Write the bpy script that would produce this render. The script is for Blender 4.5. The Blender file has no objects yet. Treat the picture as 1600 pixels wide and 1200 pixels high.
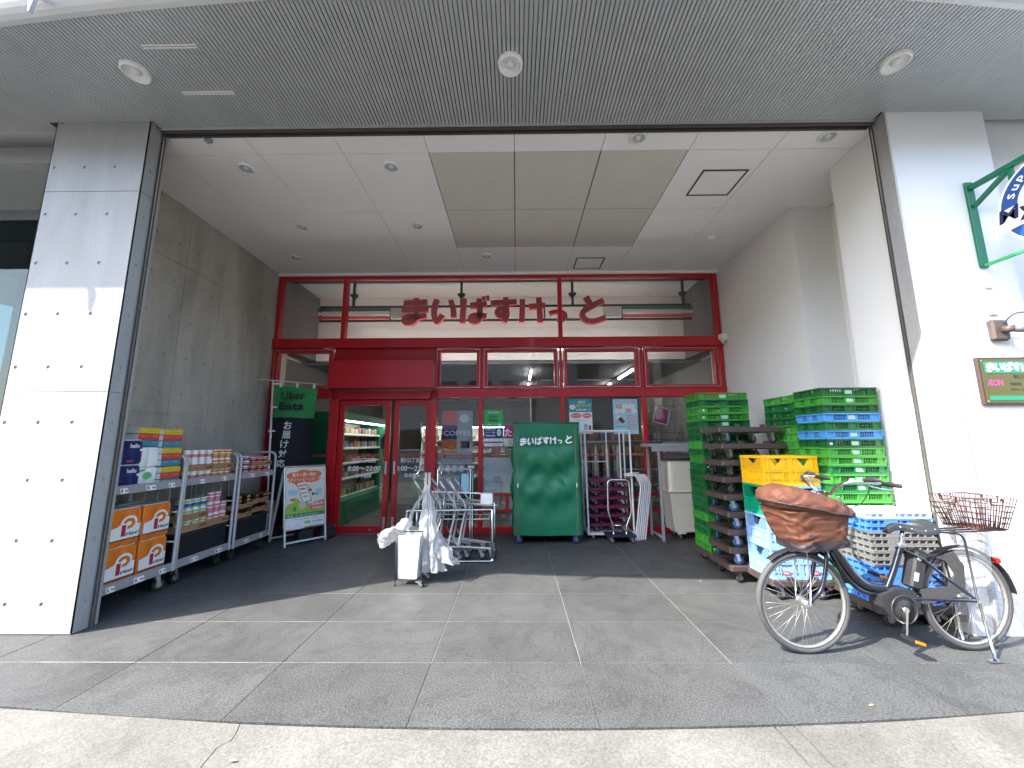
import bpy, bmesh, math, random
from mathutils import Matrix, Vector
random.seed(7)
R = math.radians
scene = bpy.context.scene
COL = scene.collection

# ---------------------------------------------------------------- camera
cam_data = bpy.data.cameras.new('camera')
cam = bpy.data.objects.new('camera', cam_data)
COL.objects.link(cam)
scene.camera = cam
cam_data.sensor_width = 36.0
cam_data.lens = 13.5
cam_data.clip_start = 0.05
cam_data.clip_end = 500
PITCH = math.atan(92 / 600)
YAW = math.atan(6 / 600 * math.cos(PITCH))
cam.location = (0, 0, 1.46)
cam.rotation_euler = (Matrix.Rotation(YAW, 4, 'Z') @ Matrix.Rotation(math.pi / 2 + PITCH, 4, 'X')
                      @ Matrix.Rotation(-0.004, 4, 'Z')).to_euler()

# ---------------------------------------------------------------- sky, sun, exposure
SUN = Vector((4.1, 2.27, -4.5)).normalized()          # the way the sunlight travels
world = bpy.data.worlds.new('World')
scene.world = world
world.use_nodes = True
wn = world.node_tree
bg = wn.nodes['Background']
sky = wn.nodes.new('ShaderNodeTexSky')
sky.sky_type = 'NISHITA'
sky.sun_disc = False
sky.sun_elevation = math.asin(-SUN.z)
sky.sun_rotation = math.atan2(-SUN.x, -SUN.y)
sky.air_density = 1.0
sky.dust_density = 1.5
wn.links.new(sky.outputs[0], bg.inputs[0])
bg.inputs[1].default_value = 0.15
sun_data = bpy.data.lights.new('sun', 'SUN')
sun_data.energy = 2.0
sun_data.angle = R(0.53)
sun_data.color = (1.0, 0.96, 0.9)
sun = bpy.data.objects.new('sun', sun_data)
COL.objects.link(sun)
sun.rotation_euler = SUN.to_track_quat('-Z', 'Y').to_euler()
sun.location = (-8, -5, 12)
vs = scene.view_settings
vs.view_transform = 'Standard'
vs.look = 'None'
vs.gamma = 1.0
vs.use_curve_mapping = False
vs.exposure = 2.95
scene.cycles.max_bounces = 10
scene.cycles.diffuse_bounces = 6
scene.cycles.glossy_bounces = 5
scene.cycles.transparent_max_bounces = 24
scene.cycles.caustics_reflective = False
scene.cycles.caustics_refractive = False
scene.cycles.use_denoising = True
scene.cycles.sample_clamp_indirect = 6

# ---------------------------------------------------------------- materials
MATS = {}
def mat(name, col=(.5, .5, .5), rough=.5, metal=0, var=0., vscale=6., bump=0., bscale=60., spec=.5,
        emit=0, alpha=1., coat=0., rnd=0., detail=3, sss=0):
    if name in MATS: return MATS[name]
    m = bpy.data.materials.new(name); m.use_nodes = True
    nt = m.node_tree; b = nt.nodes['Principled BSDF']
    b.inputs['Base Color'].default_value = (*col, 1)
    b.inputs['Roughness'].default_value = rough
    b.inputs['Metallic'].default_value = metal
    b.inputs['Specular IOR Level'].default_value = spec
    b.inputs['Coat Weight'].default_value = coat
    b.inputs['Alpha'].default_value = alpha
    if emit:
        b.inputs['Emission Color'].default_value = (*col, 1)
        b.inputs['Emission Strength'].default_value = emit
    if var or bump or rnd:
        tc = nt.nodes.new('ShaderNodeTexCoord')
    if var or rnd:
        hsv = nt.nodes.new('ShaderNodeHueSaturation')
        hsv.inputs['Color'].default_value = (*col, 1)
        val = None
        if var:
            n = nt.nodes.new('ShaderNodeTexNoise'); n.inputs['Scale'].default_value = vscale
            n.inputs['Detail'].default_value = 6; n.inputs['Roughness'].default_value = .6
            nt.links.new(tc.outputs['Object'], n.inputs['Vector'])
            mr = nt.nodes.new('ShaderNodeMapRange')
            mr.inputs[1].default_value = .3; mr.inputs[2].default_value = .7
            mr.inputs[3].default_value = 1 - var; mr.inputs[4].default_value = 1 + var
            nt.links.new(n.outputs['Fac'], mr.inputs[0]); val = mr.outputs[0]
            r2 = nt.nodes.new('ShaderNodeMapRange')
            r2.inputs[1].default_value = .3; r2.inputs[2].default_value = .7
            r2.inputs[3].default_value = max(0, rough - var * .5); r2.inputs[4].default_value = min(1, rough + var * .5)
            nt.links.new(n.outputs['Fac'], r2.inputs[0]); nt.links.new(r2.outputs[0], b.inputs['Roughness'])
        if rnd:
            oi = nt.nodes.new('ShaderNodeObjectInfo')
            mo = nt.nodes.new('ShaderNodeMapRange'); mo.inputs[3].default_value = 1 - rnd; mo.inputs[4].default_value = 1 + rnd
            nt.links.new(oi.outputs['Random'], mo.inputs[0])
            if val is not None:
                mm = nt.nodes.new('ShaderNodeMath'); mm.operation = 'MULTIPLY'
                nt.links.new(val, mm.inputs[0]); nt.links.new(mo.outputs[0], mm.inputs[1]); val = mm.outputs[0]
            else: val = mo.outputs[0]
        nt.links.new(val, hsv.inputs['Value'])
        nt.links.new(hsv.outputs[0], b.inputs['Base Color'])
    if bump:
        n2 = nt.nodes.new('ShaderNodeTexNoise'); n2.inputs['Scale'].default_value = bscale
        n2.inputs['Detail'].default_value = detail
        nt.links.new(tc.outputs['Object'], n2.inputs['Vector'])
        bp = nt.nodes.new('ShaderNodeBump'); bp.inputs['Strength'].default_value = bump
        bp.inputs['Distance'].default_value = .01
        nt.links.new(n2.outputs['Fac'], bp.inputs['Height']); nt.links.new(bp.outputs[0], b.inputs['Normal'])
    MATS[name] = m
    return m

def mat_granite():
    """dark granite paving: fine light speckle, worn pale middle, dark blotches of spilled water and dirt"""
    m = bpy.data.materials.new('granite'); m.use_nodes = True; nt = m.node_tree; L = nt.links.new
    b = nt.nodes['Principled BSDF']
    g = nt.nodes.new('ShaderNodeNewGeometry')
    def noise(sc, det=4, ro=.55, dist=0):
        n = nt.nodes.new('ShaderNodeTexNoise'); n.inputs['Scale'].default_value = sc
        n.inputs['Detail'].default_value = det; n.inputs['Roughness'].default_value = ro
        n.inputs['Distortion'].default_value = dist
        L(g.outputs['Position'], n.inputs['Vector']); return n.outputs['Fac']
    def rng(s, a, b_, c, d):
        r = nt.nodes.new('ShaderNodeMapRange'); r.inputs[1].default_value = a; r.inputs[2].default_value = b_
        r.inputs[3].default_value = c; r.inputs[4].default_value = d; L(s, r.inputs[0]); return r.outputs[0]
    def mul(a, c):
        k = nt.nodes.new('ShaderNodeMath'); k.operation = 'MULTIPLY'; L(a, k.inputs[0]); L(c, k.inputs[1]); return k.outputs[0]
    speck = rng(noise(95, 2, .6), .36, .66, .58, 1.5)
    fine = rng(noise(420, 1, .5), .35, .7, .8, 1.25)
    blot = rng(noise(2.6, 9, .72, .8), .40, .58, .91, 1.04)
    ab = nt.nodes.new('ShaderNodeMath'); ab.operation = 'ABSOLUTE'; sb = nt.nodes.new('ShaderNodeMath'); sb.operation = 'SUBTRACT'; sb.inputs[1].default_value = .5
    L(noise(1.5, 7, .66, 1.6), sb.inputs[0]); L(sb.outputs[0], ab.inputs[0]); marks = rng(ab.outputs[0], .0, .028, .80, 1.0)
    worn = rng(noise(.8, 3, .5, .4), .35, .65, .96, 1.05)
    oi = nt.nodes.new('ShaderNodeObjectInfo')
    per = rng(oi.outputs['Random'], 0, 1, .92, 1.08)
    tot = mul(mul(mul(speck, fine), mul(blot, worn)), mul(per, marks))
    rgb = nt.nodes.new('ShaderNodeHueSaturation'); rgb.inputs['Color'].default_value = (.067, .068, .0655, 1)
    L(tot, rgb.inputs['Value']); L(rgb.outputs[0], b.inputs['Base Color'])
    L(rng(noise(1.9, 9, .7, .6), .40, .58, .5, .68), b.inputs['Roughness'])
    bp = nt.nodes.new('ShaderNodeBump'); bp.inputs['Strength'].default_value = .35; bp.inputs['Distance'].default_value = .003
    L(noise(170, 3), bp.inputs['Height']); L(bp.outputs[0], b.inputs['Normal'])
    MATS['granite'] = m; return m

def mat_concrete(name, c0, c1, scale=1.2, rough=.8, spot=.0, bump=.15, streak=False):
    m = bpy.data.materials.new(name); m.use_nodes = True; nt = m.node_tree; L = nt.links.new
    b = nt.nodes['Principled BSDF']; g = nt.nodes.new('ShaderNodeNewGeometry')
    mp = nt.nodes.new('ShaderNodeMapping'); L(g.outputs['Position'], mp.inputs['Vector'])
    if streak: mp.inputs['Scale'].default_value = (1.6, 1.6, .45)
    n = nt.nodes.new('ShaderNodeTexNoise'); n.inputs['Scale'].default_value = scale; n.inputs['Detail'].default_value = 8
    n.inputs['Roughness'].default_value = .62; n.inputs['Distortion'].default_value = .5
    L(mp.outputs[0], n.inputs['Vector'])
    cr = nt.nodes.new('ShaderNodeValToRGB')
    cr.color_ramp.elements[0].position = .32; cr.color_ramp.elements[0].color = (*c0, 1)
    cr.color_ramp.elements[1].position = .68; cr.color_ramp.elements[1].color = (*c1, 1)
    L(n.outputs['Fac'], cr.inputs[0])
    n2 = nt.nodes.new('ShaderNodeTexNoise'); n2.inputs['Scale'].default_value = 90 if spot else 45
    n2.inputs['Detail'].default_value = 4; L(g.outputs['Position'], n2.inputs['Vector'])
    mr = nt.nodes.new('ShaderNodeMapRange'); mr.inputs[1].default_value = .35; mr.inputs[2].default_value = .65
    sp = spot or .05; mr.inputs[3].default_value = 1 - sp; mr.inputs[4].default_value = 1 + sp
    L(n2.outputs['Fac'], mr.inputs[0])
    hs = nt.nodes.new('ShaderNodeHueSaturation'); L(cr.outputs[0], hs.inputs['Color']); L(mr.outputs[0], hs.inputs['Value'])
    L(hs.outputs[0], b.inputs['Base Color']); b.inputs['Roughness'].default_value = rough
    bp = nt.nodes.new('ShaderNodeBump'); bp.inputs['Strength'].default_value = bump; bp.inputs['Distance'].default_value = .004
    L(n2.outputs['Fac'], bp.inputs['Height']); L(bp.outputs[0], b.inputs['Normal'])
    MATS[name] = m; return m

def mat_glass(name, tint=(.9, .93, .92), refl=1.0, rough=0.0):
    m = bpy.data.materials.new(name); m.use_nodes = True; nt = m.node_tree; L = nt.links.new
    out = nt.nodes['Material Output']; nt.nodes.remove(nt.nodes['Principled BSDF'])
    t = nt.nodes.new('ShaderNodeBsdfTransparent'); t.inputs[0].default_value = (*tint, 1)
    gl = nt.nodes.new('ShaderNodeBsdfGlossy'); gl.inputs['Roughness'].default_value = rough
    fr = nt.nodes.new('ShaderNodeFresnel'); fr.inputs[0].default_value = 1.5
    mu = nt.nodes.new('ShaderNodeMath'); mu.operation = 'MULTIPLY'; mu.use_clamp = True
    mu.inputs[1].default_value = refl; L(fr.outputs[0], mu.inputs[0])
    mx = nt.nodes.new('ShaderNodeMixShader'); L(mu.outputs[0], mx.inputs[0]); L(t.outputs[0], mx.inputs[1]); L(gl.outputs[0], mx.inputs[2])
    L(mx.outputs[0], out.inputs[0]); MATS[name] = m; return m

def mat_film(name, col, op=.6, rough=.3):
    """thin plastic film: part translucent, part clear, with a soft sheen"""
    m = bpy.data.materials.new(name); m.use_nodes = True; nt = m.node_tree; L = nt.links.new
    out = nt.nodes['Material Output']; b = nt.nodes['Principled BSDF']
    b.inputs['Base Color'].default_value = (*col, 1); b.inputs['Roughness'].default_value = rough
    tl = nt.nodes.new('ShaderNodeBsdfTranslucent'); tl.inputs[0].default_value = (*col, 1)
    t = nt.nodes.new('ShaderNodeBsdfTransparent')
    m1 = nt.nodes.new('ShaderNodeMixShader'); m1.inputs[0].default_value = .4; L(b.outputs[0], m1.inputs[1]); L(tl.outputs[0], m1.inputs[2])
    m2 = nt.nodes.new('ShaderNodeMixShader'); m2.inputs[0].default_value = op; L(t.outputs[0], m2.inputs[1]); L(m1.outputs[0], m2.inputs[2])
    L(m2.outputs[0], out.inputs[0]); MATS[name] = m; return m

mat_granite()
mat_concrete('concrete', (.28, .28, .275), (.36, .36, .355), 1.3, .78, streak=True)
mat_concrete('concrete_wall', (.31, .292, .253), (.53, .50, .44), 1.3, .78, streak=True)
mat_concrete('sidewalk', (.10, .095, .082), (.165, .157, .139), 1.6, .85, spot=.22, bump=.5)
mat_concrete('asphalt', (.045, .045, .047), (.065, .065, .066), 2, .85, spot=.3, bump=.4)
mat_concrete('plaster', (.73, .725, .715), (.77, .765, .755), .8, .75, spot=.008, bump=.01)
mat_glass('glass', (.955, .965, .96), 1.25)
mat_glass('glass_dark', (.22, .28, .29), .35)
mat_glass('clear_plastic', (.85, .87, .87), 1.2, .15)
mat_film('white_film', (.62, .64, .64), .72, .3)
mat_film('clear_film', (.85, .9, .92), .10, .12)
mat('ceiling_white', (.86, .85, .835), .7, var=.02, vscale=2)
mat('ceiling_beige', (.60, .575, .52), .75, var=.03, vscale=3)
mat('soffit_metal', (.48, .495, .50), .42, .3, var=.04, vscale=4)
mat('dark_gap', (.03, .03, .032), .7)
mat('shutter_dark', (.07, .06, .055), .6, var=.15)
mat('steel', (.55, .55, .54), .32, .9, var=.08, vscale=30)
mat('chrome', (.75, .75, .74), .16, 1.0, var=.05, vscale=40)
mat('grey_paint', (.42, .43, .44), .4, .3, var=.06)
mat('mid_grey', (.18, .19, .2), .45, .2, var=.08)
mat('white_paint', (.78, .77, .74), .45, var=.05, vscale=12)
mat('white', (.82, .82, .81), .5)
mat('paper', (.8, .8, .78), .55)
mat('red', (.48, .009, .015), .36, var=.05, vscale=3, coat=.15)
mat('sign_red', (.74, .06, .075), .4, var=.05)
mat('sign_green', (.01, .17, .10), .45, var=.06)
mat('black', (.012, .012, .013), .5)
mat('black_rubber', (.02, .02, .021), .75, var=.2, vscale=20, bump=.15)
mat('black_cloth', (.008, .009, .013), .85, var=.2, bump=.2, bscale=200)
mat('dark_plastic', (.025, .025, .027), .42, var=.15)
mat('ink', (.02, .02, .025), .6)
mat('ink_grey', (.25, .25, .27), .6)
# ---------------------------------------------------------------- mesh helpers
class MB:
    def __init__(s, *mats):
        s.v = []; s.f = []; s.mi = []; s.sm = []; s.mats = list(mats) or ['white']; s.cur = 0; s.M = None
    def mat(s, name):
        if name not in s.mats: s.mats.append(name)
        s.cur = s.mats.index(name); return s
    def add(s, vs, fs, smooth=False):
        o = len(s.v)
        if s.M is not None: vs = [tuple(s.M @ Vector(p)) for p in vs]
        s.v += [tuple(p) for p in vs]
        for f in fs:
            s.f.append([i + o for i in f]); s.mi.append(s.cur); s.sm.append(smooth)
        return s
    def box(s, x0, x1, y0, y1, z0, z1):
        return s.add([(x0,y0,z0),(x1,y0,z0),(x1,y1,z0),(x0,y1,z0),(x0,y0,z1),(x1,y0,z1),(x1,y1,z1),(x0,y1,z1)],
                     [(0,3,2,1),(4,5,6,7),(0,1,5,4),(1,2,6,5),(2,3,7,6),(3,0,4,7)])
    def taper(s, b, t, z0, z1):                      # b, t = (x0,x1,y0,y1)
        return s.add([(b[0],b[2],z0),(b[1],b[2],z0),(b[1],b[3],z0),(b[0],b[3],z0),(t[0],t[2],z1),(t[1],t[2],z1),(t[1],t[3],z1),(t[0],t[3],z1)],
                     [(0,3,2,1),(4,5,6,7),(0,1,5,4),(1,2,6,5),(2,3,7,6),(3,0,4,7)])
    def cbox(s, x0, x1, y0, y1, z0, z1, c=.01):      # chamfered box
        vs = []; 
        for (z, k) in ((z0, c), (z0 + c, 0), (z1 - c, 0), (z1, c)):
            a, b_, d, e = x0 + k, x1 - k, y0 + k, y1 - k
            q = c * .9
            vs += [(a+q,d,z),(b_-q,d,z),(b_,d+q,z),(b_,e-q,z),(b_-q,e,z),(a+q,e,z),(a,e-q,z),(a,d+q,z)]
        fs = [tuple(range(7,-1,-1)), tuple(range(24,32))]
        for l in range(3):
            for i in range(8):
                j = (i+1) % 8; fs.append((l*8+i, l*8+j, l*8+8+j, l*8+8+i))
        return s.add(vs, fs)
    def bar(s, p0, p1, w, h, up=(0,0,1)):
        p0, p1 = Vector(p0), Vector(p1); d = (p1 - p0).normalized(); u = Vector(up)
        if abs(d.dot(u)) > .98: u = Vector((1,0,0))
        a = d.cross(u).normalized() * (w/2); b = a.cross(d).normalized() * (h/2)
        vs = [p + i*a + j*b for p in (p0, p1) for i, j in ((-1,-1),(1,-1),(1,1),(-1,1))]
        return s.add(vs, [(0,1,2,3),(7,6,5,4),(0,4,5,1),(1,5,6,2),(2,6,7,3),(3,7,4,0)])
    def cyl(s, p0, p1, r0, r1=None, n=14, smooth=True):
        r1 = r0 if r1 is None else r1
        p0, p1 = Vector(p0), Vector(p1); d = (p1 - p0).normalized()
        u = Vector((0,0,1)) if abs(d.z) < .9 else Vector((1,0,0))
        a = d.cross(u).normalized(); b = d.cross(a)
        c = [(math.cos(2*math.pi*i/n), math.sin(2*math.pi*i/n)) for i in range(n)]
        vs = [p0 + r0*(x*a + y*b) for x, y in c] + [p1 + r1*(x*a + y*b) for x, y in c]
        s.add(vs, [(i, n+i, n+(i+1) % n, (i+1) % n) for i in range(n)], smooth)
        o = len(s.v) - 2*n
        s.f += [[o+i for i in range(n)], [o+n+i for i in range(n-1,-1,-1)]]; s.mi += [s.cur]*2; s.sm += [False]*2
        return s
    def tube(s, pts, r, n=8, closed=False):
        P = [Vector(p) for p in pts]; m = len(P); rr = r if isinstance(r, (list, tuple)) else [r]*m
        vs = []; prev = None
        for i in range(m):
            a = P[i-1] if (i or closed) else P[0]; c = P[(i+1) % m] if (i < m-1 or closed) else P[-1]
            t = (c - a).normalized()
            if prev is None:
                u = Vector((0,0,1)) if abs(t.z) < .9 else Vector((1,0,0)); nrm = t.cross(u).normalized()
            else:
                nrm = (prev - t*prev.dot(t)); nrm = nrm.normalized() if nrm.length > 1e-6 else prev
            prev = nrm; b = t.cross(nrm)
            vs += [P[i] + rr[i]*(math.cos(2*math.pi*k/n)*nrm + math.sin(2*math.pi*k/n)*b) for k in range(n)]
        fs = []
        for i in range(m if closed else m-1):
            j = (i+1) % m
            fs += [(i*n+k, j*n+k, j*n+(k+1) % n, i*n+(k+1) % n) for k in range(n)]
        s.add(vs, [f[::-1] for f in fs], True)
        if not closed:
            o = len(s.v) - m*n
            s.f += [[o+k for k in range(n)], [o+(m-1)*n+k for k in range(n-1,-1,-1)]]; s.mi += [s.cur]*2; s.sm += [False]*2
        return s
    def lathe(s, prof, n=20, c=(0,0,0), axis='Z', smooth=True, close=False):
        vs = []
        for r, z in prof:
            for i in range(n):
                a = 2*math.pi*i/n; x, y = r*math.cos(a), r*math.sin(a)
                p = (x, y, z) if axis == 'Z' else ((x, z, y) if axis == 'Y' else (z, x, y))
                vs.append((p[0]+c[0], p[1]+c[1], p[2]+c[2]))
        m = len(prof); fs = []
        for j in range(m if close else m-1):
            k = (j+1) % m
            for i in range(n): fs.append((j*n+i, j*n+(i+1) % n, k*n+(i+1) % n, k*n+i))
        if axis == 'Y': fs = [f[::-1] for f in fs]
        return s.add(vs, fs, smooth)
    def prism(s, poly, o, u, v, n, d):               # polygon in the (u, v) plane, extruded by d along n
        o, u, v, n = Vector(o), Vector(u), Vector(v), Vector(n); k = len(poly)
        vs = [o + x*u + y*v for x, y in poly] + [o + x*u + y*v + d*n for x, y in poly]
        fs = [tuple(range(k-1,-1,-1)), tuple(range(k, 2*k))] + [(i, (i+1) % k, k+(i+1) % k, k+i) for i in range(k)]
        return s.add(vs, fs)
    def poly(s, pts): return s.add(pts, [tuple(range(len(pts)))])
    def grid(s, fn, nu, nv, smooth=True, flip=False):
        vs = [fn(i/nu, j/nv) for j in range(nv+1) for i in range(nu+1)]
        w = nu+1
        fs = [(j*w+i, j*w+i+1, (j+1)*w+i+1, (j+1)*w+i) for j in range(nv) for i in range(nu)]
        if flip: fs = [f[::-1] for f in fs]
        return s.add(vs, fs, smooth)
    def text(s, body, o, u, v, w, h, bold=0., slant=0, fit=True):
        """lettering fitted in a w by h box whose lower-left corner is o"""
        vs, fs = text_mesh(body, bold)
        if not vs: return s
        x0 = min(p[0] for p in vs); x1 = max(p[0] for p in vs); y0 = min(p[1] for p in vs); y1 = max(p[1] for p in vs)
        sx, sy = w/max(1e-6, x1-x0), h/max(1e-6, y1-y0)
        o, u, v = Vector(o), Vector(u), Vector(v)
        return s.add([o + ((p[0]-x0)*sx + slant*(p[1]-y0)*sy)*u + (p[1]-y0)*sy*v for p in vs], fs)
    def build(s, name, parent=None, smooth_angle=None):
        me = bpy.data.meshes.new(name); me.from_pydata(s.v, [], s.f)
        for k in s.mats: me.materials.append(MATS[k])
        me.polygons.foreach_set('material_index', s.mi); me.polygons.foreach_set('use_smooth', s.sm)
        me.update(); return link(name, me, parent)

TEXTS = {}
def text_mesh(body, bold=0.):
    k = (body, bold)
    if k not in TEXTS:
        cu = bpy.data.curves.new('lettering', 'FONT'); cu.body = body; cu.size = 1; cu.offset = bold
        cu.resolution_u = 2; cu.align_x = 'CENTER'
        ob = bpy.data.objects.new('lettering', cu); COL.objects.link(ob)
        dg = bpy.context.evaluated_depsgraph_get()
        me = bpy.data.meshes.new_from_object(ob.evaluated_get(dg))
        TEXTS[k] = ([tuple(v.co) for v in me.vertices], [tuple(p.vertices) for p in me.polygons])
        bpy.data.objects.remove(ob); bpy.data.curves.remove(cu); bpy.data.meshes.remove(me)
    return TEXTS[k]

def link(name, data, parent=None):
    o = bpy.data.objects.new(name, data); COL.objects.link(o)
    if parent is not None: o.parent = parent
    return o
def tag(o, label, cat, group=None):
    o['label'] = label; o['category'] = cat
    if group: o['group'] = group
    return o
def thing(name, label, cat, loc=(0,0,0), rz=0., group=None):
    o = link(name, None); o.location = loc; o.rotation_euler = (0,0,rz); o.empty_display_size = .1
    return tag(o, label, cat, group)
def struct(o): o['kind'] = 'structure'; return o
def stuff(o): o['kind'] = 'stuff'; return o
def dup(root, loc, rz=0., label=None, group=None, scale=None):
    r = root.copy(); COL.objects.link(r); r.location = loc; r.rotation_euler = (0,0,rz)
    if label: r['label'] = label
    if group: r['group'] = group
    if scale: r.scale = scale
    for ch in list(root.children):
        c = ch.copy(); COL.objects.link(c); c.parent = r
        for g in list(ch.children):
            d = g.copy(); COL.objects.link(d); d.parent = c
    return r
def fillet(pts, rad, seg=5):
    P = [Vector(p) for p in pts]; out = [P[0]]
    for i in range(1, len(P)-1):
        a, b, c = P[i-1], P[i], P[i+1]
        d1, d2 = (a-b), (c-b); k = min(rad, d1.length*.49, d2.length*.49)
        p, q = b + d1.normalized()*k, b + d2.normalized()*k
        for t in range(seg+1):
            t /= seg; out.append((1-t)**2*p + 2*t*(1-t)*b + t*t*q)
    out.append(P[-1]); return out
def smooth_path(pts, seg=6):
    P = [Vector(p) for p in pts]; out = []
    for i in range(len(P)-1):
        p0, p1, p2, p3 = P[max(i-1,0)], P[i], P[i+1], P[min(i+2, len(P)-1)]
        for k in range(seg):
            t = k/seg
            out.append(.5*((2*p1) + (p2-p0)*t + (2*p0-5*p1+4*p2-p3)*t*t + (3*p1-p0-3*p2+p3)*t**3))
    out.append(P[-1]); return out
ORD = ['first','second','third','fourth','fifth','sixth','seventh','eighth','ninth','tenth','eleventh','twelfth','thirteenth','fourteenth','fifteenth','sixteenth','seventeenth','eighteenth','nineteenth','twentieth','twenty-first','twenty-second']
X_, Y_, Z_ = Vector((1,0,0)), Vector((0,1,0)), Vector((0,0,1))
from mathutils import noise as mnoise
def nz(x, y, z=0, s=1.): return mnoise.noise(Vector((x*s, y*s, z*s)))

def caster(parent, x, y, r=.05, h=None, wheel='black_rubber', rot=0., name='caster'):
    """swivel castor: fork as the part, wheel and hub as its pieces"""
    h = h or r*2.5
    m = MB('steel'); m.M = Matrix.Translation((x, y, 0)) @ Matrix.Rotation(rot, 4, 'Z')
    m.box(-.03, .03, -.028, .028, h-.008, h)
    for k in (-1, 1): m.prism([(-.02,h-.008),(.022,h-.008),(.035,r-.012),(.012,r-.012)], (0,k*(r*.36+.004)-.0015,0), X_, Z_, Y_, .003)
    f = m.build(name, parent)
    w = MB(wheel); w.M = m.M
    w.lathe([(r*.55,-r*.3),(r*.92,-r*.3),(r,-r*.18),(r,r*.18),(r*.92,r*.3),(r*.55,r*.3)], 18, (.024,0,r), 'Y')
    w.mat('grey_paint'); w.lathe([(0.001,-r*.22),(r*.55,-r*.22),(r*.55,r*.22),(0.001,r*.22)], 14, (.024,0,r), 'Y')
    w.build('wheel', f)
    return f
# ================================================================ GROUND
def kerb_y(x): return 2.232 + min(.0185*x*x, .34)
grout = MB('grout_line'); mat('grout_line', (.30, .30, .29), .9, var=.15, vscale=9)
grout.box(-9, 9, 2.62, 6.62, -.05, -.004)
n = 24
pts = [(-4 + 8*i/n) for i in range(n+1)]
grout.poly([(x, kerb_y(x)+.006, -.005) for x in pts] + [(4, 2.61, -.005), (-4, 2.61, -.005)])
paving = struct(grout.build('paving'))
xs = [-.58 + 1.005*k for k in range(-8, 9)]
ys = [2.232 + .6*k for k in range(8)]; ys[-1] = 6.615
G2 = .0022
def tile_mesh(x0, x1, y0, y1, front):
    m = MB('granite'); c = .002
    if front:
        k = 6; xx = [x0 + (x1-x0)*i/k for i in range(k+1)]
        lo = [(x, max(kerb_y(x)+.004, y0)) for x in xx]; lo = [(x, min(y, y1-.01)) for x, y in lo]
        m.prism(lo + [(x1, y1), (x0, y1)], (0,0,-.03), X_, Y_, Z_, .03)
    else:
        m.box(x0, x1, y0, y1, -.03, -c)
        m.add([(x0,y0,-c),(x1,y0,-c),(x1,y1,-c),(x0,y1,-c),(x0+c,y0+c,0),(x1-c,y0+c,0),(x1-c,y1-c,0),(x0+c,y1-c,0)],
              [(4,5,6,7),(0,1,5,4),(1,2,6,5),(2,3,7,6),(3,0,4,7)])
    return m
for j in range(7):
    for i in range(len(xs)-1):
        tile_mesh(xs[i]+G2, xs[i+1]-G2, ys[j]+(G2 if j else 0), ys[j+1]-G2, j == 0).build('paving_tile', paving)

def jag(x, y0, y1, amp, n=14, seed=0):
    return [(x + amp*nz(seed, y*9) + amp*.5*nz(seed+5, y*31), y) for y in [y0 + (y1-y0)*i/n for i in range(n+1)]]
sw = MB('dark_gap'); sw.box(-30, 30, -1.6, 2.2, -.2, -.028)
sw.poly([(x, kerb_y(x)-.001, -.03) for x in reversed(pts)] + [(-4, 2.19, -.03), (4, 2.19, -.03)])
sidewalk = struct(sw.build('sidewalk'))
cuts = [[(-30,-1.6),(-30,2.5)], jag(-1.455,-1.6,2.237,.06,90,seed=1), jag(1.337,-1.6,2.262,.004,60,seed=2), jag(1.442,-1.6,2.266,.003,60,seed=3), jag(2.11,-1.6,2.31,.05,90,seed=4), [(30,-1.6),(30,2.5)]]
gap = [0, .0025, .006, .0045, .0015, 0]
for i in range(5):
    a = [(x+gap[i], y) for x, y in cuts[i]]; b = [(x-gap[i+1], y) for x, y in cuts[i+1]]
    xa, xb = a[-1][0], b[-1][0]
    top = [(xa + (xb-xa)*k/20) for k in range(21)]
    a[-1] = (xa, kerb_y(xa)-.005); b[-1] = (xb, kerb_y(xb)-.005)
    pl = b + [(x, kerb_y(x)-.005) for x in reversed(top[1:-1])] + a[::-1]
    m = MB('sidewalk'); m.prism(pl, (0,0,-.08), X_, Y_, Z_, .074); m.build('paving_slab', sidewalk)
# kerb, road and the far pavement, behind the camera
m = MB('sidewalk'); m.box(-30, 30, -1.8, -1.605, -.3, -.008); struct(m.build('kerb'))
m = MB('asphalt'); m.box(-60, 60, -9.6, -1.805, -.3, -.14)
road = struct(m.build('road'))
m = MB('white'); m.box(-60, 60, -5.76, -5.64, -.139, -.135)
m.box(-60, 60, -2.3, -2.2, -.139, -.135); m.box(-60, 60, -9.2, -9.1, -.139, -.135)
m.build('lane_marking', road)
m = MB('sidewalk'); m.box(-60, 60, -13.0, -9.605, -.3, -.01); struct(m.build('pavement'))
m = MB('asphalt'); m.box(-200, 200, -200, 200, -.5, -.31); struct(m.build('ground'))

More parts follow.
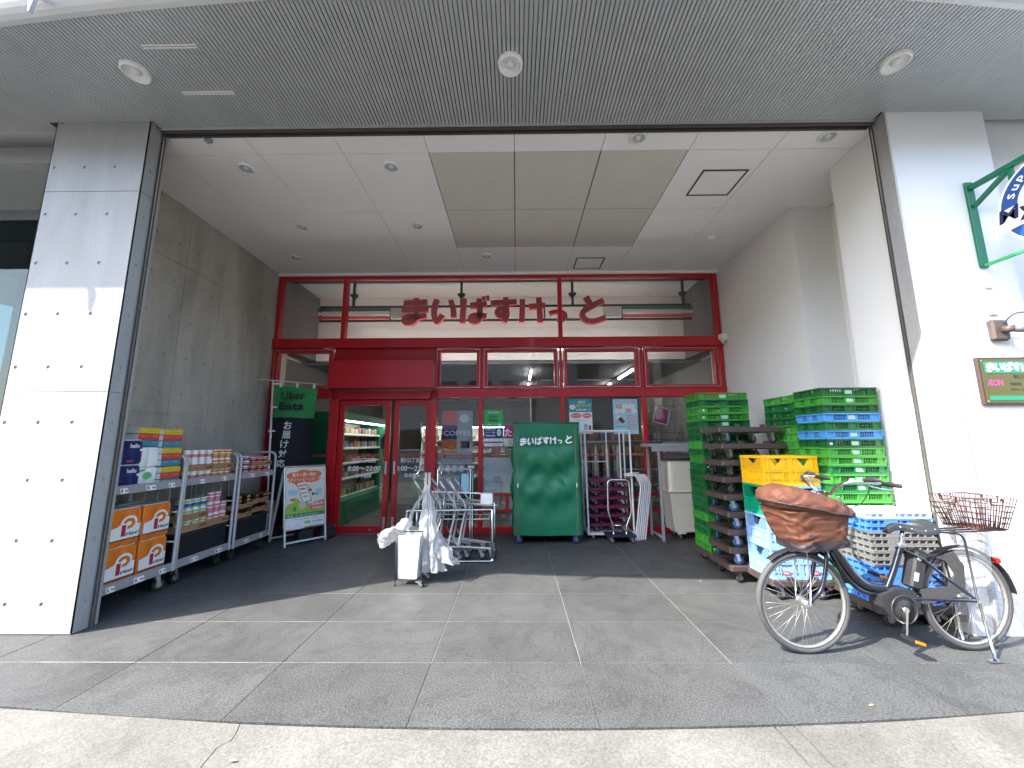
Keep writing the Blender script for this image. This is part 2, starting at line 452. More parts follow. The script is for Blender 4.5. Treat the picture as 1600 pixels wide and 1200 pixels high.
# ================================================================ THE BUILDING SHELL
bld = thing('building', 'concrete and white plaster building over the recessed red shop front', 'building', (0,0,0))
ZC = 4.5
def cup_panel(parent, o, u, v, nrm, u0, u1, v0, v1, cu, cv, material, name='panel', r=.017):
    """formwork panel of fair-faced concrete with real cone holes"""
    o, u, v, nrm = Vector(o), Vector(u), Vector(v), Vector(nrm)
    m = MB(material, 'concrete_hole')
    cu = [c for c in cu if u0+.03 < c < u1-.03]; cv = [c for c in cv if v0+.03 < c < v1-.03]
    P = lambda a, b, d=0: o + a*u + b*v + d*nrm
    ub = [u0] + [(a+b)/2 for a, b in zip(cu, cu[1:])] + [u1]; vb = [v0] + [(a+b)/2 for a, b in zip(cv, cv[1:])] + [v1]
    if not cu or not cv: m.add([P(u0,v0),P(u1,v0),P(u1,v1),P(u0,v1)], [(0,1,2,3)])
    else:
        for i, a in enumerate(cu):
            for j, b in enumerate(cv):
                A0, A1, B0, B1 = ub[i], ub[i+1], vb[j], vb[j+1]
                out = [(A0,B0),(a,B0),(A1,B0),(A1,b),(A1,B1),(a,B1),(A0,B1),(A0,b)]
                an = [math.radians(225+45*k) for k in range(8)]
                ri = [(a+r*math.cos(t), b+r*math.sin(t)) for t in an]; r2 = [(a+.8*r*math.cos(t), b+.8*r*math.sin(t)) for t in an]
                vs = [P(*p) for p in out] + [P(*p) for p in ri] + [P(*p, -.014) for p in r2]
                m.cur = 0; m.add(vs, [(k,(k+1)%8,8+(k+1)%8,8+k) for k in range(8)])
                m.cur = 1; m.add(vs[8:], [(k,(k+1)%8,8+(k+1)%8,8+k) for k in range(8)] + [tuple(range(8,16))]); m.cur = 0
    d = -.008
    m.add([P(u0,v0),P(u1,v0),P(u1,v1),P(u0,v1),P(u0,v0,d),P(u1,v0,d),P(u1,v1,d),P(u0,v1,d)],
          [(1,0,4,5),(2,1,5,6),(3,2,6,7),(0,3,7,4)])
    return m.build(name, parent)
mat('concrete_hole', (.30, .30, .295), .9)

# left fair-faced concrete pillar
PX0, PX1, PY0, PY1 = -4.36, -3.46, 3.2, 3.4
m = MB('concrete'); m.box(PX0+.008, PX1-.008, PY0+.008, PY1, 0, ZC+.3); m.box(PX0+.008, -4.285, PY1, 4.0, 0, ZC+.3)
pl = m.build('pillar', bld); pl['label'] = 'fair-faced concrete pillar with cone holes left of the recess'
zj = [0.006, 1.905, 3.775, ZC+.12]
rows = [1.645 + .475*k for k in range(-4, 7)]
rows = [z for z in rows if min(abs(z-q) for q in zj) > .05]
g = .0025
for a, b in zip(zj, zj[1:]):
    cup_panel(pl, (0,PY0,0), X_, Z_, (0,-1,0), PX0, PX1, a+g, b-g, [-4.305,-4.02,-3.73], rows, 'concrete')
    cup_panel(pl, (PX1,0,0), Y_, Z_, (1,0,0), PY0, PY1-.09, a+g, b-g, [3.26], rows, 'concrete')
    cup_panel(pl, (PX0,0,0), (0,-1,0), Z_, (-1,0,0), -4.0, -PY0, a+g, b-g, [-3.8, -3.4], rows, 'concrete')
# left side wall of the recess
WLX = -4.28
m = MB('concrete_wall'); m.box(WLX-.3, WLX-.008, 3.4, 7.0, 0, ZC+.3)
wl = m.build('wall', bld); wl['label'] = 'bare concrete side wall behind the trolleys'
yj = [3.3, 4.06, 4.67, 5.28, 5.89, 6.5, 6.98]; zj = [0.006, .0, 1.83, 3.735, ZC+.1]; zj = [.006, 1.83, 3.735, ZC+.1]
for a, b in zip(yj, yj[1:]):
    for c, d in zip(zj, zj[1:]):
        cup_panel(wl, (WLX,0,0), Y_, Z_, (1,0,0), a+g, b-g, c+g, d-g, [(a+b)/2-.15,(a+b)/2+.15] if b-a > .55 else [], [c+.25+.47*k for k in range(6) if c+.25+.47*k < d-.12], 'concrete_wall', r=.017)
# right white walls: near block, niche, far wall
m = MB('plaster'); m.prism([(3.545,3.36),(5.2,3.36),(5.2,7.0),(3.62,7.0),(3.62,4.66),(4.12,4.66),(4.12,3.95),(3.545,3.95)], (0,0,0), X_, Y_, Z_, ZC+.3)
w = m.build('wall', bld); w['label'] = 'white plaster side wall with a shallow niche'
m = MB('plaster'); m.box(3.47, 4.36, 3.2, 3.357, 0, ZC+.3)
rp = m.build('pillar', bld); rp['label'] = 'white plaster pillar carrying the round hanging sign'
m = MB('concrete'); m.box(3.4605, 3.468, 3.215, 3.35, 0, ZC); m.build('pillar_return', rp)
m = MB('grey_paint'); m.box(3.62, 3.645, 3.165, 3.198, 0, 1.98); m.build('corner_guard', rp)
m = MB('plaster'); m.box(4.37, 9, 3.62, 4.0, 0, ZC+.3); m.build('wall', bld)
# shutter guides and the dark shutter slot
for x in (-3.459, 3.459):
    m = MB('shutter_dark'); s = 1 if x < 0 else -1
    m.box(min(x, x+s*.006), max(x, x+s*.006), 3.325, 3.335, 0, ZC); m.box(min(x, x+s*.006), max(x, x+s*.006), 3.352, 3.362, 0, ZC)
    m.mat('steel'); m.box(min(x, x+s*.003), max(x, x+s*.003), 3.336, 3.351, 0, ZC)
    m.build('shutter_guide', bld)
m = MB('shutter_dark'); m.box(-3.44, 3.44, 3.285, 3.31, 4.462, 4.62); m.box(-3.44, 3.44, 3.352, 3.375, 4.47, 4.62)
m.mat('dark_gap'); m.box(-3.44, 3.44, 3.311, 3.351, 4.52, 4.6); m.build('shutter_slot', bld)

# recess ceiling: white boards and the six beige boards
m = MB('dark_gap'); m.box(-4.6, 5.2, 3.38, 6.99, ZC+.012, ZC+.2)
ce = m.build('ceiling', bld)
cx = [-4.278, -3.625, -2.72, -1.815, -.91, 0, .915, 1.835, 2.72, 3.62]; cy = [3.377, 3.64, 4.665, 5.655, 6.6]
for i in range(len(cx)-1):
    for j in range(len(cy)-1):
        beige = 4 <= i <= 6 and 1 <= j <= 2
        gg = .006 if beige else .003
        x1 = 4.118 if (i == 8 and j == 1) else cx[i+1]
        m = MB('ceiling_beige' if beige else 'ceiling_white')
        y0, y1 = cy[j]+gg, cy[j+1]-gg
        if i == 8 and j in (0, 1):
            x1 = 3.543 if j == 0 else 4.1
        m.box(cx[i]+gg, x1-gg, y0, y1, ZC + (.004 if beige else 0), ZC+.011)
        m.build('ceiling_board', ce)
m = MB('ceiling_white'); m.box(-4.278, 3.62, 6.52, 6.6, 4.455, 4.499); m.build('cornice', bld)
for (x0, x1, y0, y1) in ((2.13, 2.65, 3.94, 4.4), (1.02, 1.5, 6.0, 6.42)):
    m = MB('shutter_dark'); t = .022; z0, z1 = ZC-.006, ZC-.001
    m.box(x0, x1, y0, y0+t, z0, z1); m.box(x0, x1, y1-t, y1, z0, z1); m.box(x0, x0+t, y0+t, y1-t, z0, z1); m.box(x1-t, x1, y0+t, y1-t, z0, z1)
    h = m.build('access_hatch', bld)
    m = MB('ceiling_white'); m.box(x0+t+.002, x1-t-.002, y0+t+.002, y1-t-.002, ZC-.004, ZC-.0012); m.build('hatch_panel', h)

# canopy: ribbed metal soffit with rounded light edge
def edge_y(x): return 2.175 + min(.0130*x*x, .26)
m = MB('dark_gap'); m.box(-12, 12, 2.5, 3.28, ZC+.02, ZC+.3)
so = m.build('canopy', bld)
m = MB('soffit_metal'); p = .0335; x = -9.0
while x < 9:
    y1 = 3.279 if (-3.45 < x < 3.42) else (3.199 if -4.47 < x < 4.36 else 3.3)
    m.add([(x,edge_y(x),ZC+.0),(x+p*.76,edge_y(x),ZC+.0),(x+p*.76,y1,ZC),(x,y1,ZC),
           (x-p*.05,edge_y(x),ZC+.02),(x+p*.80,edge_y(x),ZC+.02),(x+p*.80,y1,ZC+.02),(x-p*.05,y1,ZC+.02)],
          [(0,3,2,1),(0,1,5,4),(1,2,6,5),(2,3,7,6),(3,0,4,7)])
    x += p
stuff(m.build('soffit_slats', so))
m = MB('shelf_back'); mat('shelf_back', (.22,.23,.235), .6); xs_ = [-9+18*i/60 for i in range(61)]; m.add([(x, edge_y(x)+.004, ZC+.0205) for x in xs_] + [(x, 3.3, ZC+.0205) for x in xs_], [(i+1, i, 61+i, 62+i) for i in range(60)]); m.build('soffit_backing', so)
m = MB('soffit_metal')
for k in range(3): m.box(-3.44, 3.44, 3.2805, 3.2845, ZC-.02, ZC+.02) if k == 0 else None
m.build('soffit_trim', so)
# fascia follows the edge with a quarter-round nose
m = MB('fascia_metal'); mat('fascia_metal', (.55, .56, .565), .35, .3)
N = 40; prof = [(0, .0)] + [(-.10 + .10*math.cos(t), .10 - .10*math.cos(0) + .0 + .1*(1-math.cos(t)) if False else .10*(math.sin(t))*.0) for t in ()] 
prof = [(.012, .03), (.0, -.004)] + [(-.12*math.sin(t), -.004 + .12*(1-math.cos(t))) for t in [R(a) for a in (15, 30, 45, 60, 75, 90)]] + [(-.12, .55), (.012, .55)]
def fas(u, k):
    x = -9 + 18*u; d = prof[k]; return (x, edge_y(x) - .004 + d[0], ZC + d[1])
vs = [fas(i/N, k) for i in range(N+1) for k in range(len(prof))]; q = len(prof)
m.add(vs, [(i*q+k, (i+1)*q+k, (i+1)*q+k+1, i*q+k+1) for i in range(N) for k in range(q-1)], False)
m.build('fascia', so)
for x in (-4.66, .0-.02, 4.62)[:0]: pass
for x in (-3.35, -5.4, 3.35-2.4*0+.0, 5.4):
    m = MB('fascia_metal'); y = edge_y(x)-.118
    m.prism([(0,0),(.06,0),(.06,-.0),(.03,-.2)], (x,y-.03,ZC+.09), X_, Z_, Y_, .025); m.build('edge_bracket', so)
# slim aluminium strips of the soffit access panel
for (x0, x1, y0) in ((-2.87, -2.44, 2.49), (-2.9, -2.45, 2.89)):
    m = MB('white_paint'); m.box(x0, x1, y0, y0+.012, ZC-.008, ZC-.001); m.box(x0, x1, y0+.02, y0+.032, ZC-.008, ZC-.001); m.build('panel_strip', so)
# storeys above and the shop's outer shell (keeps the sky out)
m = MB('plaster'); m.box(-12, 12, 3.4, 16, ZC+.32, 12); m.box(-12, 12, 2.6, 3.39, ZC+.32, 12); m.build('upper_storeys', bld)
m = MB('plaster'); m.box(-12, -4.6, 15, 15.3, 0, ZC+.3); m.box(-4.9, 5.2, 13.0, 13.3, 0, ZC+.3); m.box(-12, 12, 3.4, 15.3, ZC+.21, ZC+.31); m.box(-4.9, -4.6, 7.0, 13, 0, ZC+.3); m.box(3.95, 5.2, 7.01, 13, 0, ZC+.3); m.build('rear_wall', bld)

# glazed neighbour left of the pillar
nb = thing('glazed_front', 'dark full-height office glazing beside the concrete pillar', 'glazing', (0,0,0))
m = MB('grey_paint'); m.box(-9, -4.62, 3.5, 3.62, 4.32, 4.499); m.build('header_beam', nb)
m = MB('soffit_metal'); x = -9
while x < -4.64:
    m.box(x, x+.024, 3.63, 4.3, 4.33, 4.345); x += .0335
stuff(m.build('soffit_slats', nb))
m = MB('mid_grey'); m.box(-9, -4.62, 4.3, 4.36, 4.2, 4.4); m.box(-9, -4.62, 4.3, 4.36, 0, .1)
for x in (-4.7, -5.7, -6.9, -8.1): m.box(x-.03, x+.03, 4.3, 4.36, .1, 4.2)
m.build('frame', nb)
for a, b in ((-5.66, -4.74), (-6.86, -5.74), (-8.06, -6.94)):
    m = MB('glass_dark'); m.box(a, b, 4.32, 4.332, .1, 4.2); m.build('pane', nb)
m = MB('dark_plastic'); m.box(-9, -4.62, 6.5, 6.6, 0, 4.4); m.box(-9, -4.62, 4.37, 6.5, 4.41, 4.5); m.box(-9,-4.62,4.37,6.5,-.02,-.005); m.build('interior_wall', nb)

# ---------------------------------------------------------------- lights in the soffit and ceiling
def downlight(r):
    t = thing('downlight', '', 'ceiling light', (0,0,0))
    m = MB('white'); m.lathe([(r*.80,-.016),(r*.84,-.024),(r*.98,-.018),(r*1.02,-.001)], 28); m.build('trim_ring', t)
    mat('reflector_grey', (.72,.72,.71), .4); mat('reflector_dim', (.48,.48,.47), .3, .2); m = MB('reflector_grey' if r > .09 else 'reflector_dim'); m.lathe([(r*.80,-.016),(r*.62,-.008),(r*.42,-.0035),(.001,-.003)], 28)
    m.build('reflector', t)
    m = MB('lamp_glass'); mat('lamp_glass', (.7, .7, .68), .25); m.lathe([(r*.34,-.004),(r*.32,-.012),(r*.18,-.02),(.001,-.022)], 18); m.build('lamp', t)
    return t
d = downlight(.1)
for i, (x, y) in enumerate(((-3.11, 2.70), (-.03, 2.68), (3.08, 2.705))):
    o = d if i == 0 else dup(d, (0,0,0)); o.location = (x, y, ZC-.0005); o.scale = (1,1,1.6)
    o['label'] = ['large white downlight in the ribbed soffit beside the access panel strips', 'large white downlight in the ribbed soffit halfway between the pillars', 'large white downlight in the ribbed soffit by the white pillar'][i]; o['group'] = 'downlights in the ribbed soffit'
d = downlight(.085)
LL = [(-2.99,3.83),(-1.37,3.83),(-3.01,5.0),(-1.375,5.0),(-3.61,5.9),(-.47,5.9),(1.245,3.46),(3.15,3.47)]
for i, (x, y) in enumerate(LL):
    o = d if i == 0 else dup(d, (0,0,0)); o.location = (x, y, ZC-.001)
    o['label'] = 'small white downlight ' + ['near the sprinkler on the concrete wall side of the ceiling','in front of the beige boards on the concrete wall side','level with the middle of the beige boards, nearer the concrete wall','level with the middle of the beige boards, close beside them','in the corner between concrete wall and storefront','just behind the beige boards near the storefront','in front of the beige boards near the shutter slot','at the shutter slot beside the white pillar'][i]; o['group'] = 'downlights in the white ceiling'
# a shallow dark well above each lamp is closed by the reflector; small detector by the far wall
m = MB('ceiling_white'); m.lathe([(.07,0),(.07,-.02),(.05,-.035),(.001,-.04)], 20, (0,0,0)); o = m.build('smoke_detector'); o.location = (2.95, 5.4, ZC)
tag(o, 'small round detector on the white ceiling near the plaster wall', 'detector')
m = MB('grey_paint'); m.box(-.03,.03,-.02,.02,-.035,0); m.cyl((0,0,-.035),(0,0,-.05),.012); o = m.build('sprinkler_head'); o.location = (-3.08, 3.36+.06, ZC-.001)
tag(o, 'tiny grey sprinkler head at the front edge of the white ceiling', 'sprinkler')
# ================================================================ LETTERING STROKES (brush-like kana of the shop sign)
KANA = {
 'ma': [[(.08,.80),(.92,.84)], [(.02,.54),(.96,.58)], [(.53,1.0),(.55,.60),(.53,.22),(.38,.08),(.17,.07),(.13,.2),(.30,.29),(.58,.27),(.90,.34)]],
 'i':  [[(.22,.96),(.13,.62),(.14,.3),(.25,.09),(.44,.36)], [(.72,.93),(.82,.60),(.84,.26)]],
 'ba': [[(.14,.96),(.11,.5),(.09,.04)], [(.36,.70),(.96,.74)], [(.68,.95),(.71,.55),(.70,.22),(.57,.09),(.40,.13),(.42,.27),(.62,.32),(.95,.28)], [(.84,1.04),(.86,.90)], [(.98,1.06),(1.0,.92)]],
 'su': [[(.04,.78),(.98,.83)], [(.58,1.0),(.60,.64),(.56,.38),(.40,.30),(.28,.42),(.38,.56),(.58,.54)], [(.60,.62),(.62,.34),(.52,.06)]],
 'ke': [[(.13,.92),(.12,.5),(.10,.05)], [(.36,.64),(.94,.68)], [(.72,.98),(.74,.55),(.76,.03)]],
 'tsu':[[(.05,.50),(.35,.58),(.68,.50),(.72,.26),(.42,.08)]],
 'to': [[(.30,1.0),(.42,.78),(.52,.58)], [(.92,.86),(.52,.66),(.18,.42),(.22,.16),(.52,.06),(.98,.20)]],
}
WORD = [('ma',1.0),('i',.98),('ba',1.0),('su',1.0),('ke',1.0),('tsu',.8),('to',1.0)]
def stroke_poly(st, t):
    P = smooth_path([(x,y,0) for x, y in st], 6) if len(st) > 2 else [Vector((*st[0],0)), Vector((*st[1],0))]
    L, Rr = [], []
    for i, p in enumerate(P):
        d = (P[min(i+1,len(P)-1)] - P[max(i-1,0)]).normalized(); q = Vector((-d.y, d.x, 0))
        L.append(p + q*t/2); Rr.append(p - q*t/2)
    return L, Rr
def kana(m, key, o, u, v, n, w, h, depth, t=.19):
    """one kana from ribbons with thickness; each ribbon a hair deeper than the last so no faces coincide"""
    o, u, v, n = Vector(o), Vector(u), Vector(v), Vector(n)
    for k, st in enumerate(KANA[key]):
        tt = t if not (key == 'ba' and k > 2) else t*.6
        L, Rr = stroke_poly(st, tt); q = len(L); dd = depth + .0012*k
        f = lambda p, d: o + p.x*w*u + p.y*h*v + d*n
        vs = [f(p, 0) for p in L] + [f(p, 0) for p in Rr] + [f(p, dd) for p in L] + [f(p, dd) for p in Rr]
        fs = []
        for i in range(q-1):
            fs += [(2*q+i, 3*q+i, 3*q+i+1, 2*q+i+1), (i, 2*q+i, 2*q+i+1, i+1), (q+i+1, 3*q+i+1, 3*q+i, q+i), (i+1, q+i+1, q+i, i)]
        fs += [(0, q, 3*q, 2*q), (q-1, 3*q-1, 4*q-1, 2*q-1)]
        m.add(vs, fs)
def word(m, o, u, v, n, W, h, depth, t=.19, wave=0.):
    pitch = W/7.0; o = Vector(o); u = Vector(u); v = Vector(v)
    for i, (k, s) in enumerate(WORD):
        kana(m, k, o + i*pitch*u + wave*i*v, u, v, n, pitch*.93*s, h*s, depth, t)

# ================================================================ SHOP FRONT
FY = 6.6
sf = thing('storefront', 'red aluminium shop front with sliding doors and glass transoms', 'storefront', (0,0,0))
def rbox(name, x0, x1, z0, z1, y0=FY-.06, y1=FY+.06, parent=None, material='red'):
    m = MB(material); m.cbox(x0, x1, y0, y1, z0, z1, .004); return m.build(name, parent or sf)
def pane(x0, x1, z0, z1, y=FY+.01, parent=None, material='glass'):
    m = MB(material); m.box(x0, x1, y, y+.008, z0, z1); return m.build('pane', parent or sf)
XL, XR = -4.272, 3.6
rbox('head_rail', XL, XR, 4.40, 4.452); rbox('main_beam', XL, XR, 3.115, 3.285, FY-.1, FY+.1)
rbox('lower_beam', -4.27, -3.19, 2.235, 2.385, FY-.07, FY+.07); rbox('lower_beam', -1.35, XR, 2.235, 2.385, FY-.07, FY+.07)
for x in (XL+.035, -3.06, .795, XR-.035): rbox('mullion', x-.035, x+.035, 3.286, 4.399)
for a, b in ((XL+.07,-3.095), (-3.025,.76), (.83,XR-.07)): pane(a, b, 3.286, 4.399)
# transom windows: each a frame with mitred look, slim bead, pane and hinge pieces
def transom(x0, x1, z0=2.395, z1=3.105, x0f=None):
    fr = rbox('window_frame', x0, x1, z0, z0+.05, FY-.05, FY+.05)
    for a in ((x0, x1, z1-.065, z1), (x0, x0+.07, z0+.05, z1-.065), (x1-.07, x1, z0+.05, z1-.065)):
        rbox('frame_bar', *a, FY-.05, FY+.05, fr)
    m = MB('steel'); t = .006; y0, y1 = FY-.058, FY-.052; d = .012
    m.box(x0+d, x1-d, y0, y1, z0+d, z0+d+t); m.box(x0+d, x1-d, y0, y1, z1-d-t, z1-d)
    m.box(x0+d, x0+d+t, y0, y1, z0+d+t, z1-d-t); m.box(x1-d-t, x1-d, y0, y1, z0+d+t, z1-d-t); m.build('bead', fr)
    for hx in (x0+.02, x1-.1):
        for hz in (z0+.006, z1-.03): m = MB('steel'); m.box(hx, hx+.08, FY-.068, FY-.0585, hz, hz+.012); m.build('hinge', fr)
    pane(x0+.07, x1-.07, z0+.05, z1-.065, FY+.01, fr)
transom(-4.235, -3.2); transom(-1.385, -.61); transom(-.565, .74); transom(.83, 2.155); transom(2.225, 3.52)
for x in (-.588, .785, 2.19): rbox('mullion', x-.022, x+.022, 2.386, 3.114, FY-.04, FY+.04)
rbox('mullion', 3.521, XR, 0, 3.114); rbox('mullion', XL, -4.237, 0, 3.114)
# recessed red panel and the projecting blank red sign box over the doors
rbox('door_header', -3.19, -1.386, 2.2, 3.114, FY-.0, FY+.05)
m = MB('red'); m.cbox(-3.115, -1.38, 6.28, 6.59, 2.37, 2.845, .006); o = m.build('sign_box', sf); o['label'] = 'blank red sign box projecting over the sliding doors'
rbox('door_header_rail', -3.03, -1.46, 2.205, 2.355, 6.5, 6.599)
m = MB('steel'); m.box(-3.1, -1.42, 6.49, 6.499, 2.355, 2.362); m.build('drip_bead', sf)
for x0, x1 in ((-3.185,-3.035), (-1.455,-1.352)): rbox('door_post', x0, x1, 0, 2.204 if x0 < -3 else 2.204, FY-.09, FY+.09)
for x in (-.603, .797, 2.19): rbox('mullion', x-.036, x+.036, 0, 2.234)
def door(x0, x1, hx):
    d = rbox('sliding_door', x0, x1, .008, .112, FY-.03, FY+.02)
    for a in ((x0, x1, 2.11, 2.2), (x0, x0+.085, .112, 2.11), (x1-.085, x1, .112, 2.11)): rbox('door_rail', *a, FY-.03, FY+.02, d)
    pane(x0+.085, x1-.085, .112, 2.11, FY-.008, d)
    m = MB('steel'); m.box(hx-.014, hx+.014, FY-.05, FY-.031, .95, 1.16); m.build('handle', d)
    m = MB('steel'); m.box(hx-.02, hx+.02, FY-.036, FY-.0305, .02, .26); m.build('kick_plate', d)
    m = MB('steel'); m.cyl((hx-.22 if hx > x0+.3 else hx+.22, FY-.04, .06), (hx-.22 if hx > x0+.3 else hx+.22, FY-.03, .06), .016); m.build('lock', d)
    m = MB('white'); xc = (x0+x1)/2+.02; y = FY-.0095
    m.text('新川2丁目店', (xc-.2, y, 1.135), X_, Z_, .4, .085, .012); m.text('8:00～23:00', (xc-.28, y, 1.0), X_, Z_, .56, .085, .02, slant=.12)
    m.text('年中無休', (xc-.13, y, .885), X_, Z_, .27, .08, .012); m.build('door_lettering', d)
    m = MB('tape_red'); mat('tape_red', (.5,.05,.03), .5); m.box(x0+.086, x1-.086, y+.0005, y+.001, 1.245, 1.26); m.box(x0+.086, x1-.086, y+.0005, y+.001, 1.275, 1.281); m.build('warning_tape', d)
    return d
door(-3.03, -2.15, -2.19); door(-2.085, -1.46, -2.045)
m = MB('steel'); m.box(-3.03, -1.46, FY-.08, FY+.08, .001, .007); m.build('door_track', sf)
# fixed lower glazing with rails and red kick plates
for a, b in ((-4.235,-3.19), (-1.35,-.64), (-.565,.76), (.834,2.153), (2.227,3.52)):
    rbox('kick_rail', a, b, 0, .1, FY-.045, FY+.045); pane(a, b, .1, 2.234)
    m = MB('tape_red'); m.box(a, b, FY+.005, FY+.0095, 1.243, 1.258); m.box(a, b, FY+.005, FY+.0095, 1.272, 1.278); m.build('warning_tape', sf)
for a, b in ((-.565,.76), (.834,2.153), (2.227,3.52)):
    rbox('glazing_bar', a, b, .585, .63, FY-.035, FY+.009)
    rbox('glazing_bar', a, b, .335, .372, FY-.035, FY+.009)
rbox('glazing_bar', -.18, -.13, .373, .584, FY-.03, FY+.008)
m = MB('frosted'); mat('frosted', (.62,.68,.69), .5); m.box(-.56, -.07, FY+.02, FY+.024, .635, 1.215); m.box(-.12, .75, FY+.02, FY+.024, .11, .58); m.build('frosted_film', sf)
# signs and bills on the panes (flat print)
def bill(name, x0, x1, z0, z1, label, cat, draw, base='paper', y=FY-.002, group=None):
    t = thing(name, label, cat, (x0, y, z0), 0, group); m = MB(base); m.box(0, x1-x0, -.002, 0, 0, z1-z0); m.build('sheet', t)
    p = MB('ink'); p.W = x1-x0; p.H = z1-z0
    def rect(a, b, c, d, k, lvl=1): p.mat(k); p.poly([(a*p.W,-.002-.0006*lvl,c*p.H),(b*p.W,-.002-.0006*lvl,c*p.H),(b*p.W,-.002-.0006*lvl,d*p.H),(a*p.W,-.002-.0006*lvl,d*p.H)])
    def txt(s, a, b, c, d, k, bold=.01, lvl=3): p.mat(k); p.text(s, (a*p.W,-.002-.0006*lvl,c*p.H), X_, Z_, (b-a)*p.W, (d-c)*p.H, bold)
    def disc(a, c, rx, rz, k, lvl=2, n=22): p.mat(k); p.poly([((a+rx*math.cos(2*math.pi*i/n))*p.W, -.002-.0006*lvl, (c+rz*math.sin(2*math.pi*i/n))*p.H) for i in range(n)])
    draw(rect, txt, disc); p.build('print', t); return t
mat('uber_green', (.03,.42,.10), .5); mat('navy', (.015,.03,.17), .5); mat('magenta', (.42,.02,.18), .5); mat('teal_print', (.03,.30,.30), .5)
mat('pale_blue', (.36,.60,.68), .55); mat('salmon', (.75,.16,.13), .55); mat('orange_print', (.72,.16,.04), .55); mat('leaf_green', (.32,.50,.05), .55)
mat('cream', (.74,.70,.60), .55); mat('dark_green_print', (.02,.22,.09), .5); mat('yellow_print', (.8,.55,.05), .5); mat('grey_print', (.38,.42,.43), .55); mat('brown_print', (.2,.09,.03), .6)
def d_uber(rect, txt, disc):
    txt('お届け対応店', .2, .8, .82, .9, 'white', .015); txt('Uber', .26, .74, .52, .72, 'ink', .01); txt('Eats', .26, .74, .32, .5, 'ink', .03); txt('お気軽に ご注文を', .15, .7, .12, .18, 'white'); disc(.82,.15,.07,.07,'white')
bill('delivery_poster', -.545, -.222, 1.725, 2.02, 'small green delivery poster with black lettering on the glass', 'poster', d_uber, 'uber_green')
def d_blue(rect, txt, disc):
    rect(0,1,.42,1,'navy'); txt('お支払いに', .08,.6,.86,.94,'white'); txt('カード・電子', .08,.6,.7,.79,'white'); txt('手数料無料', .08,.6,.52,.62,'white'); txt('0', .68,.9,.55,.93,'white',.05)
    rect(.02,.98,.28,.4,'paper'); txt('ポイントがたまる', .2,.85,.31,.37,'ink'); rect(.02,.5,.16,.26,'magenta'); rect(.5,.98,.16,.26,'navy'); txt('キャッシュレス', .55,.95,.18,.24,'white'); txt('くわしくは店内で', .15,.85,.05,.11,'ink')
bill('payment_poster', -.545, -.222, 1.405, 1.715, 'navy and white payment notice below the green delivery poster', 'poster', d_blue)
def d_mag(rect, txt, disc):
    rect(0,1,.36,1,'magenta'); txt('たば', .05,.95,.45,.85,'white',.03); txt('こあります', .2,.8,.2,.28,'ink'); txt('20歳以上', .2,.8,.08,.15,'ink')
bill('tobacco_sign', -.205, .1, 1.41, 1.755, 'magenta sign half hidden by the green covered cage', 'sign', d_mag)
def d_self(rect, txt, disc):
    rect(0,1,.62,1,'teal_print'); txt('当店は', .4,.72,.88,.96,'white',.01); txt('セルフレジ', .3,.95,.76,.86,'yellow_print',.03); txt('設置店舗です', .3,.95,.66,.72,'white',.01); disc(.15,.77,.13,.07,'paper'); txt('レジ', .08,.22,.74,.8,'ink')
    disc(.3,.52,.24,.075,'salmon'); disc(.77,.52,.2,.075,'salmon'); txt('現金も使えて便利', .12,.48,.5,.54,'white'); txt('お気軽に', .62,.92,.5,.54,'white'); txt('ご利用ください', .3,.7,.37,.4,'ink'); rect(.2,.45,.1,.3,'pale_blue'); rect(.62,.8,.1,.28,'grey_print'); rect(.84,.94,.1,.24,'brown_print')
bill('checkout_poster', .915, 1.305, 1.61, 2.2, 'teal and white self checkout poster on the glass', 'poster', d_self, 'paper')
def d_rec(rect, txt, disc):
    txt('パートアルバイト募集', .08,.92,.88,.96,'salmon',.012)
    for i in range(3): disc(.25+.26*i,.79,.11,.06,['salmon','paper','paper'][i]); txt(['朝','昼','夜'][i], .2+.26*i,.3+.26*i,.76,.82,['white','salmon','salmon'][i])
    for i in range(4): disc(.15+.235*i,.66,.1,.06,['paper','paper','salmon','paper'][i]); txt('歓迎', .09+.235*i,.21+.235*i,.64,.68,['salmon','salmon','white','salmon'][i])
    for i in range(4): txt('時給1,200円', .56,.94,.44-.105*i,.51-.105*i,'salmon',.02); txt('6:00～9:00', .5,.8,.525-.105*i,.545-.105*i,'ink')
    for a, b, k in ((.25,.46,'paper'),(.14,.34,'grey_print'),(.36,.36,'brown_print'),(.3,.42,'ink_grey')): disc(a,b,.1,.055,k)
    txt('お気軽にご応募ください', .08,.5,.2,.24,'ink'); txt('お問い合わせは店長まで', .1,.7,.06,.1,'ink')
bill('recruitment_poster', 1.665, 2.085, 1.6, 2.197, 'pale blue recruitment poster with red round badges on the glass', 'poster', d_rec, 'pale_blue')
def d_ban(rect, txt, disc):
    for i in range(4): disc(.125+.25*i,.5,.1,.4,'white',2); disc(.125+.25*i,.5,.08,.32,'mid_grey',3); p = ['×','禁','×','禁'][i]; txt(p, .07+.25*i,.18+.25*i,.28,.72,'white',.03,4)
bill('prohibition_sticker', -1.325, -.868, .972, 1.102, 'grey sticker with four round white prohibition signs', 'sticker', d_ban, 'mid_grey')
def d_heart(rect, txt, disc):
    disc(.34,.6,.22,.25,'white'); disc(.66,.6,.22,.25,'white',2.4); rect(.3,.7,.2,.6,'white',2.8); disc(.5,.52,.12,.16,'mid_grey',3.4)
bill('heart_sticker', -.828, -.695, .972, 1.102, 'small grey sticker with a white heart beside the prohibition sticker', 'sticker', d_heart, 'mid_grey')
